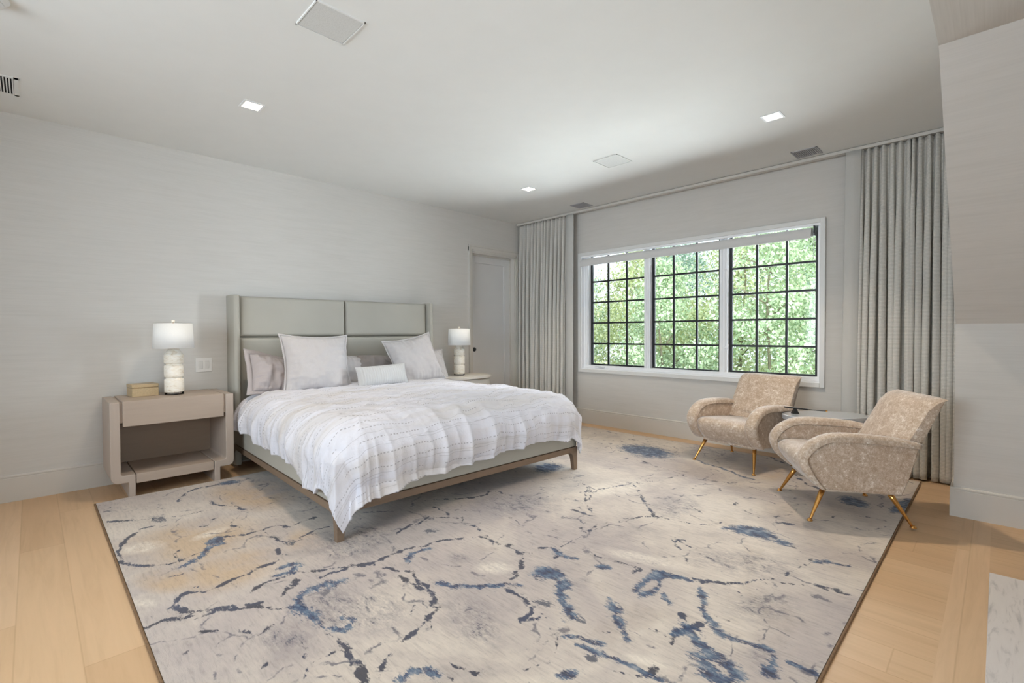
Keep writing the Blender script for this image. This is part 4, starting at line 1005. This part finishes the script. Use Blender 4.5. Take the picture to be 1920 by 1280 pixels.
# ------------------------------------------------------------------ armchairs
ARM = [(.224, .205), (.273, .245), (.323, .304), (.346, .371), (.336, .427), (.286, .490), (.211, .532), (.146, .547), (.041, .549), (-.09, .541), (-.194, .530), (-.299, .507)]
PIP = [(.210, .207), (.245, .248), (.285, .318), (.306, .365), (.303, .395), (.272, .440), (.225, .478), (.165, .499), (.045, .502), (-.09, .496), (-.194, .488), (-.289, .478)]
def resample(poly, n):
    P = [Vector((a, b, 0)) for a, b in poly]; out = []
    # Catmull-Rom
    N = len(P)-1
    for k in range(n):
        t = k/(n-1)*N; i = min(int(t), N-1); f = t-i
        p0, p1, p2, p3 = P[max(i-1, 0)], P[i], P[i+1], P[min(i+2, N)]
        q = 0.5*((2*p1)+(-p0+p2)*f+(2*p0-5*p1+4*p2-p3)*f*f+(-p0+3*p1-3*p2+p3)*f**3)
        out.append((q.x, q.y))
    return out
def make_armchair(label, loc, heading):
    t = thing('armchair', label, 'armchair', loc, heading-PI/2, 'pair of armchairs')
    HWd = 0.335
    for sx in (-1, 1):
        # padded arm: rounded band following the arm outline
        n = 40; A = resample(ARM, n); B = resample(PIP, n)
        xo, xi = HWd, HWd-0.098
        sec = 13
        def P(i, j):
            a, b = A[j], B[j]
            s = i/(sec-1)         # 0 outer piping -> over the top -> inner
            ang = PI*s
            mx = (xo+xi)/2; hw = (xo-xi)/2
            k = math.sin(ang)**0.55
            x = mx+hw*math.cos(ang)*1.0
            y = b[0]+(a[0]-b[0])*k; z = b[1]+(a[1]-b[1])*k
            return (sx*x, y, z)
        m = MB().grid(P, sec, n)
        m.f.append(tuple(range(sec))); m.f.append(tuple((n-1)*sec+i for i in range(sec)))
        arm = m.build('arm', VELV, t, True)
        # side panel inside the piping line
        side = B+[(-.271, .398), (-.240, .29), (-.205, .192), (-.015, .195)]
        poly = [(p[0], p[1]) for p in side]
        m = MB().prism(poly, 0, sx*(xo-0.020), sx*(xi+0.01)); m.build('side_panel', VELV, arm, bevel=0.008)
        MB().tube([(sx*(xo-0.004), b[0], b[1]) for b in B], 0.0042, 6).build('piping', VELV, arm, True)
    # seat: rounded front apron rolling into cushion
    SP = [(-.20, .20), (.205, .205), (.245, .245), (.285, .295), (.303, .340), (.297, .368), (.268, .388), (.21, .397), (.10, .392), (-.05, .380), (-.20, .365)]
    n = 44; Q = [SP[0]]+resample(SP[1:], n); w2 = HWd-0.092; ns_ = 15
    def P(i, j):
        u = -1+2*i/(ns_-1); y, z = Q[j]
        puff = (1-abs(u)**2.5)
        cy0, cz0 = 0.05, 0.30
        return (u*w2, y+(0.012*puff if y > 0.2 else 0), z+(0.012*puff if z > 0.36 else 0))
    m = MB().grid(P, ns_, len(Q)); N = len(Q)
    m.f.append(tuple(j*ns_ for j in range(N))); m.f.append(tuple(j*ns_+ns_-1 for j in range(N)))
    m.build('seat', VELV, t, True)
    # back: leaned slab, soft top front edge, crisp rear top edge
    BP = [(-.165, .375), (-.205, .452), (-.245, .520), (-.312, .640), (-.345, .703), (-.375, .738), (-.405, .757), (-.440, .768), (-.452, .760), (-.425, .690), (-.385, .600), (-.340, .500), (-.300, .420), (-.250, .300), (-.208, .196)]
    F = resample(BP[:8], 26)+BP[8:]
    nb = 21
    def P(i, j):
        u = -1+2*i/(nb-1); y, z = F[j]
        hw = 0.275+0.0*z if z > 0.50 else 0.275-0.03*(0.50-z)/0.3
        e = abs(u)**8
        dy = 0.018*(1-u*u)*(1 if j < 24 and z > 0.42 else 0)
        return (hw*u, y+dy-0.016*e*(1 if j < 26 else -1), z-0.010*e*(1 if z > 0.7 else 0))
    m = MB().grid(P, nb, len(F)); N = len(F)
    m.f.append(tuple(j*nb for j in range(N))); m.f.append(tuple(j*nb+nb-1 for j in range(N)))
    m.build('backrest', VELV, t, True, bevel=0.010, seg=3)
    MB().box((-0.25, -0.205, 0.185), (0.25, 0.21, 0.22)).build('base', VELV, t, bevel=0.01)
    for sx in (-1, 1):
        for sy in (-1, 1):
            a = Vector((sx*0.235, 0.185 if sy > 0 else -0.17, 0.19)); b = Vector((sx*0.288, 0.278 if sy > 0 else -0.275, 0.0))
            lg = MB().tube([a, a.lerp(b, 0.25), a.lerp(b, 0.9), a.lerp(b, 0.955)], [0.0165, 0.0145, 0.0075, 0.007], 16).build('leg', BRASS, t, True)
            MB().lathe([(0.0, 0.0), (0.017, 0.0), (0.017, 0.004), (0.010, 0.009), (0.008, 0.015), (0.0, 0.016)], 20, (b.x, b.y, 0.0), cap=False).build('foot_glide', BRASS, lg, True)
    return t
RZ = 0.012
make_armchair('greige velvet armchair on brass legs in front of the window', (-0.62, -3.32, RZ), math.radians(166))
make_armchair('greige velvet armchair on brass legs beside the wide curtain and rug edge', (-1.32, -4.19, RZ), math.radians(122.7))

# ------------------------------------------------------------------ side table and sculpture between the chairs
tb = thing('side_table', 'small oval mirrored side table between the two armchairs', 'side table', (-0.53, -3.93, 0.0), -PI/4)
oval(0.32, 0.19, 0.455, 0.462, 2.2).build('tabletop_underside', CHROME, tb)
oval(0.325, 0.195, 0.462, 0.50, 2.2).build('tabletop', plain('mirror_top', (222, 226, 232), 0.08, 0.45, vary=0.01), tb, bevel=0.004)
MB().lathe([(0.0, 0.012), (0.14, 0.012), (0.14, 0.022), (0.03, 0.03), (0.022, 0.06), (0.022, 0.455), (0.0, 0.455)], 40, cap=False).build('pedestal', CHROME, tb, True)
sc = thing('sculpture', 'black balancing bar sculpture on the mirrored side table', 'sculpture', (-0.640, -3.745, 0.50), -PI/4-0.1)
MB().prism([(-0.026, 0), (0.026, 0), (0.004, 0.040), (-0.004, 0.040)], 1, -0.02, 0.02).build('pivot', BLACK, sc)
m = MB().box((-0.085, -0.009, -0.005), (0.10, 0.009, 0.005)); bar = m.build('bar', BLACK, sc, bevel=0.002); bar.location = (0.0, 0, 0.045); bar.rotation_euler.y = 0.11
MB().tube([(0.10, 0, 0.0), (0.245, 0, 0.004)], 0.0035, 8).build('rod', BLACK, bar, True)
MB().lathe([(0.0, -0.008), (0.006, -0.006), (0.0085, 0), (0.006, 0.006), (0.0, 0.008)], 16, (0.245, 0, 0.005), cap=False).build('bead', BRASS, bar, True)

# ------------------------------------------------------------------ garden beyond the window
GZ = -3.0
g = MB().box((0.6, -26, GZ-0.2), (45, 34, GZ)).build('ground', plain('lawn', (104, 122, 74), 0.95, vary=0.25, scale=2.0)); struct(g)
LV1 = leaf('leaf_yellow_green', (146, 158, 108), (196, 206, 154), (232, 236, 204))
LV2 = leaf('leaf_soft_green', (132, 154, 120), (180, 200, 160), (222, 232, 204))
LV3 = leaf('leaf_blue_green', (120, 148, 130), (166, 190, 168), (214, 228, 212))
LV4 = leaf('leaf_olive', (130, 130, 92), (168, 166, 120), (208, 208, 166))
BARK = plain('bark', (116, 110, 88), 0.9, vary=0.3, scale=12)
rng = np.random.default_rng(5)
def leaves_mesh(name, centers, radii, n, size, mat, parent, flat=1.0, droop=0.2):
    """n small bent leaves gathered in clumps"""
    centers = np.asarray(centers); radii = np.asarray(radii)
    p = radii**2; k = rng.choice(len(centers), n, p=p/p.sum())
    d = rng.normal(size=(n, 3)); d /= np.linalg.norm(d, axis=1, keepdims=True)
    r = rng.random((n, 1))**0.6
    pos = centers[k]+d*r*radii[k][:, None]*np.array([1, 1, flat])
    ax = rng.normal(size=(n, 3))+d*0.8; ax[:, 2] -= droop; ax /= np.linalg.norm(ax, axis=1, keepdims=True)
    sd = np.cross(ax, rng.normal(size=(n, 3))); sd /= np.linalg.norm(sd, axis=1, keepdims=True)
    L = size*(0.6+0.8*rng.random((n, 1))); Wd = L*0.34
    V = np.stack([pos, pos+ax*L*0.45+sd*Wd, pos+ax*L, pos+ax*L*0.45-sd*Wd], 1).reshape(-1, 3)
    me = bpy.data.meshes.new(name); me.vertices.add(len(V)); me.vertices.foreach_set('co', V.astype(np.float32).ravel())
    me.loops.add(4*n); me.loops.foreach_set('vertex_index', np.arange(4*n, dtype=np.int32))
    me.polygons.add(n); me.polygons.foreach_set('loop_start', np.arange(0, 4*n, 4, dtype=np.int32))
    me.update(calc_edges=True); me.materials.append(mat)
    o = bpy.data.objects.new(name, me); COL.objects.link(o); o.parent = parent
    return o
def tree(name, label, loc, h, w_, mat, n, size, seed, conifer=False, group='trees beyond the window'):
    rnd = random.Random(seed)
    t = thing(name, label, 'tree', loc, 0, group)
    tk = MB().tube([(0, 0, 0), (rnd.uniform(-.1, .1), rnd.uniform(-.1, .1), h*0.35), (rnd.uniform(-.2, .2), rnd.uniform(-.2, .2), h*0.7), (0, 0, h*0.95)], [0.055, 0.04, 0.025, 0.01], 10)
    C, R = [], []
    for i in range(80):
        q = rnd.random(); z = h*(0.06+0.90*q)
        rr = w_*((1-q)*0.95+0.12 if conifer else math.sin(PI*min(1, 0.22+0.78*q))**0.7)
        a = rnd.uniform(0, 2*PI); d = rr*rnd.uniform(0.25, 1.0)
        c = (d*math.cos(a), d*math.sin(a), z); C.append(c); R.append(w_*rnd.uniform(0.22, 0.46))
        if i % 5 == 0: tk.tube([(0, 0, max(0.2, z-0.5*d)), (c[0]*0.6, c[1]*0.6, z-0.1*d), c], [0.025, 0.016, 0.008], 6)
    tk.build('trunk', BARK, t, True)
    leaves_mesh('crown', C, R, n, size, mat, t, 0.62)
    return t
TREES = [
 ((8.2, 6.6, GZ), 6.6, 2.0, LV4, 0.085, 'olive brown feathery tree at the far left of the window view'),
 ((9.6, 3.9, GZ), 7.2, 2.2, LV1, 0.09, 'yellow green tree behind the left window mullion'),
 ((7.4, 1.6, GZ), 6.2, 1.8, LV2, 0.08, 'soft green tree in the middle window'),
 ((10.2, 0.6, GZ), 8.2, 2.3, LV1, 0.09, 'tall pale yellow green tree behind the middle window'),
 ((7.8, -1.0, GZ), 7.0, 1.9, LV2, 0.085, 'bright green tree filling the right window'),
 ((10.4, -3.4, GZ), 8.4, 2.4, LV3, 0.09, 'bluish green tree at the right edge of the window'),
 ((13.6, 9.6, GZ), 7.6, 2.6, LV2, 0.11, 'distant green tree seen low through the left window'),
 ((14.6, 5.0, GZ), 8.6, 2.7, LV3, 0.11, 'distant bluish green tree between the left and middle windows'),
 ((15.2, -0.6, GZ), 9.2, 2.9, LV2, 0.11, 'distant tall green tree behind the right window'),
 ((8.6, -5.6, GZ), 7.2, 2.1, LV1, 0.09, 'yellow green tree just out past the right window jamb'),
 ((8.0, 11.0, GZ), 6.6, 2.2, LV2, 0.09, 'green tree out past the left window jamb'),
 ((19.0, 14.5, GZ), 9.0, 3.2, LV3, 0.13, 'farthest bluish tree low in the left window'),
 ((19.5, 8.5, GZ), 9.6, 3.2, LV4, 0.13, 'farthest olive tree between the two left windows'),
 ((20.0, 3.2, GZ), 10.0, 3.2, LV2, 0.13, 'farthest green tree behind the middle window'),
]
for k, (loc, h, w_, mat, size, lab) in enumerate(TREES): tree('garden_tree', lab, loc, h, w_, mat, 17000, size, 30+k, k in (0,))
SHR = [((5.6, 4.4, GZ), 3.4, LV3, 'blue green leafy shrub low in the left window'), ((6.0, 2.9, GZ), 3.3, LV1, 'yellow green shrub low behind the left mullion'),
       ((5.2, 1.4, GZ), 3.0, LV2, 'soft green shrub at the bottom of the middle window'), ((5.4, 0.1, GZ), 3.1, LV4, 'olive shrub at the bottom right of the middle window'),
       ((5.0, -1.0, GZ), 3.2, LV3, 'blue green shrub at the bottom of the right window'), ((5.6, -2.3, GZ), 3.4, LV2, 'green shrub in the lower right corner of the window'),
       ((6.4, 6.4, GZ), 3.4, LV2, 'green shrub at the lower left corner of the window')]
for k, (loc, h, mat, lab) in enumerate(SHR):
    t = thing('garden_shrub', lab, 'shrub', loc, 0, 'shrubs beyond the window'); rnd = random.Random(90+k)
    tk = MB(); C, R = [], []
    for i in range(20):
        a = rnd.uniform(0, 2*PI); d = rnd.uniform(0.1, 0.75); c = (d*math.cos(a), d*math.sin(a), h*rnd.uniform(0.3, 0.95)); C.append(c); R.append(rnd.uniform(0.25, 0.42))
        if i % 3 == 0: tk.tube([(0, 0, 0), (c[0]*0.4, c[1]*0.4, c[2]*0.5), c], [0.03, 0.02, 0.008], 6)
    tk.build('stem', BARK, t, True); leaves_mesh('foliage', C, R, 9000, 0.065, mat, t, 0.9)
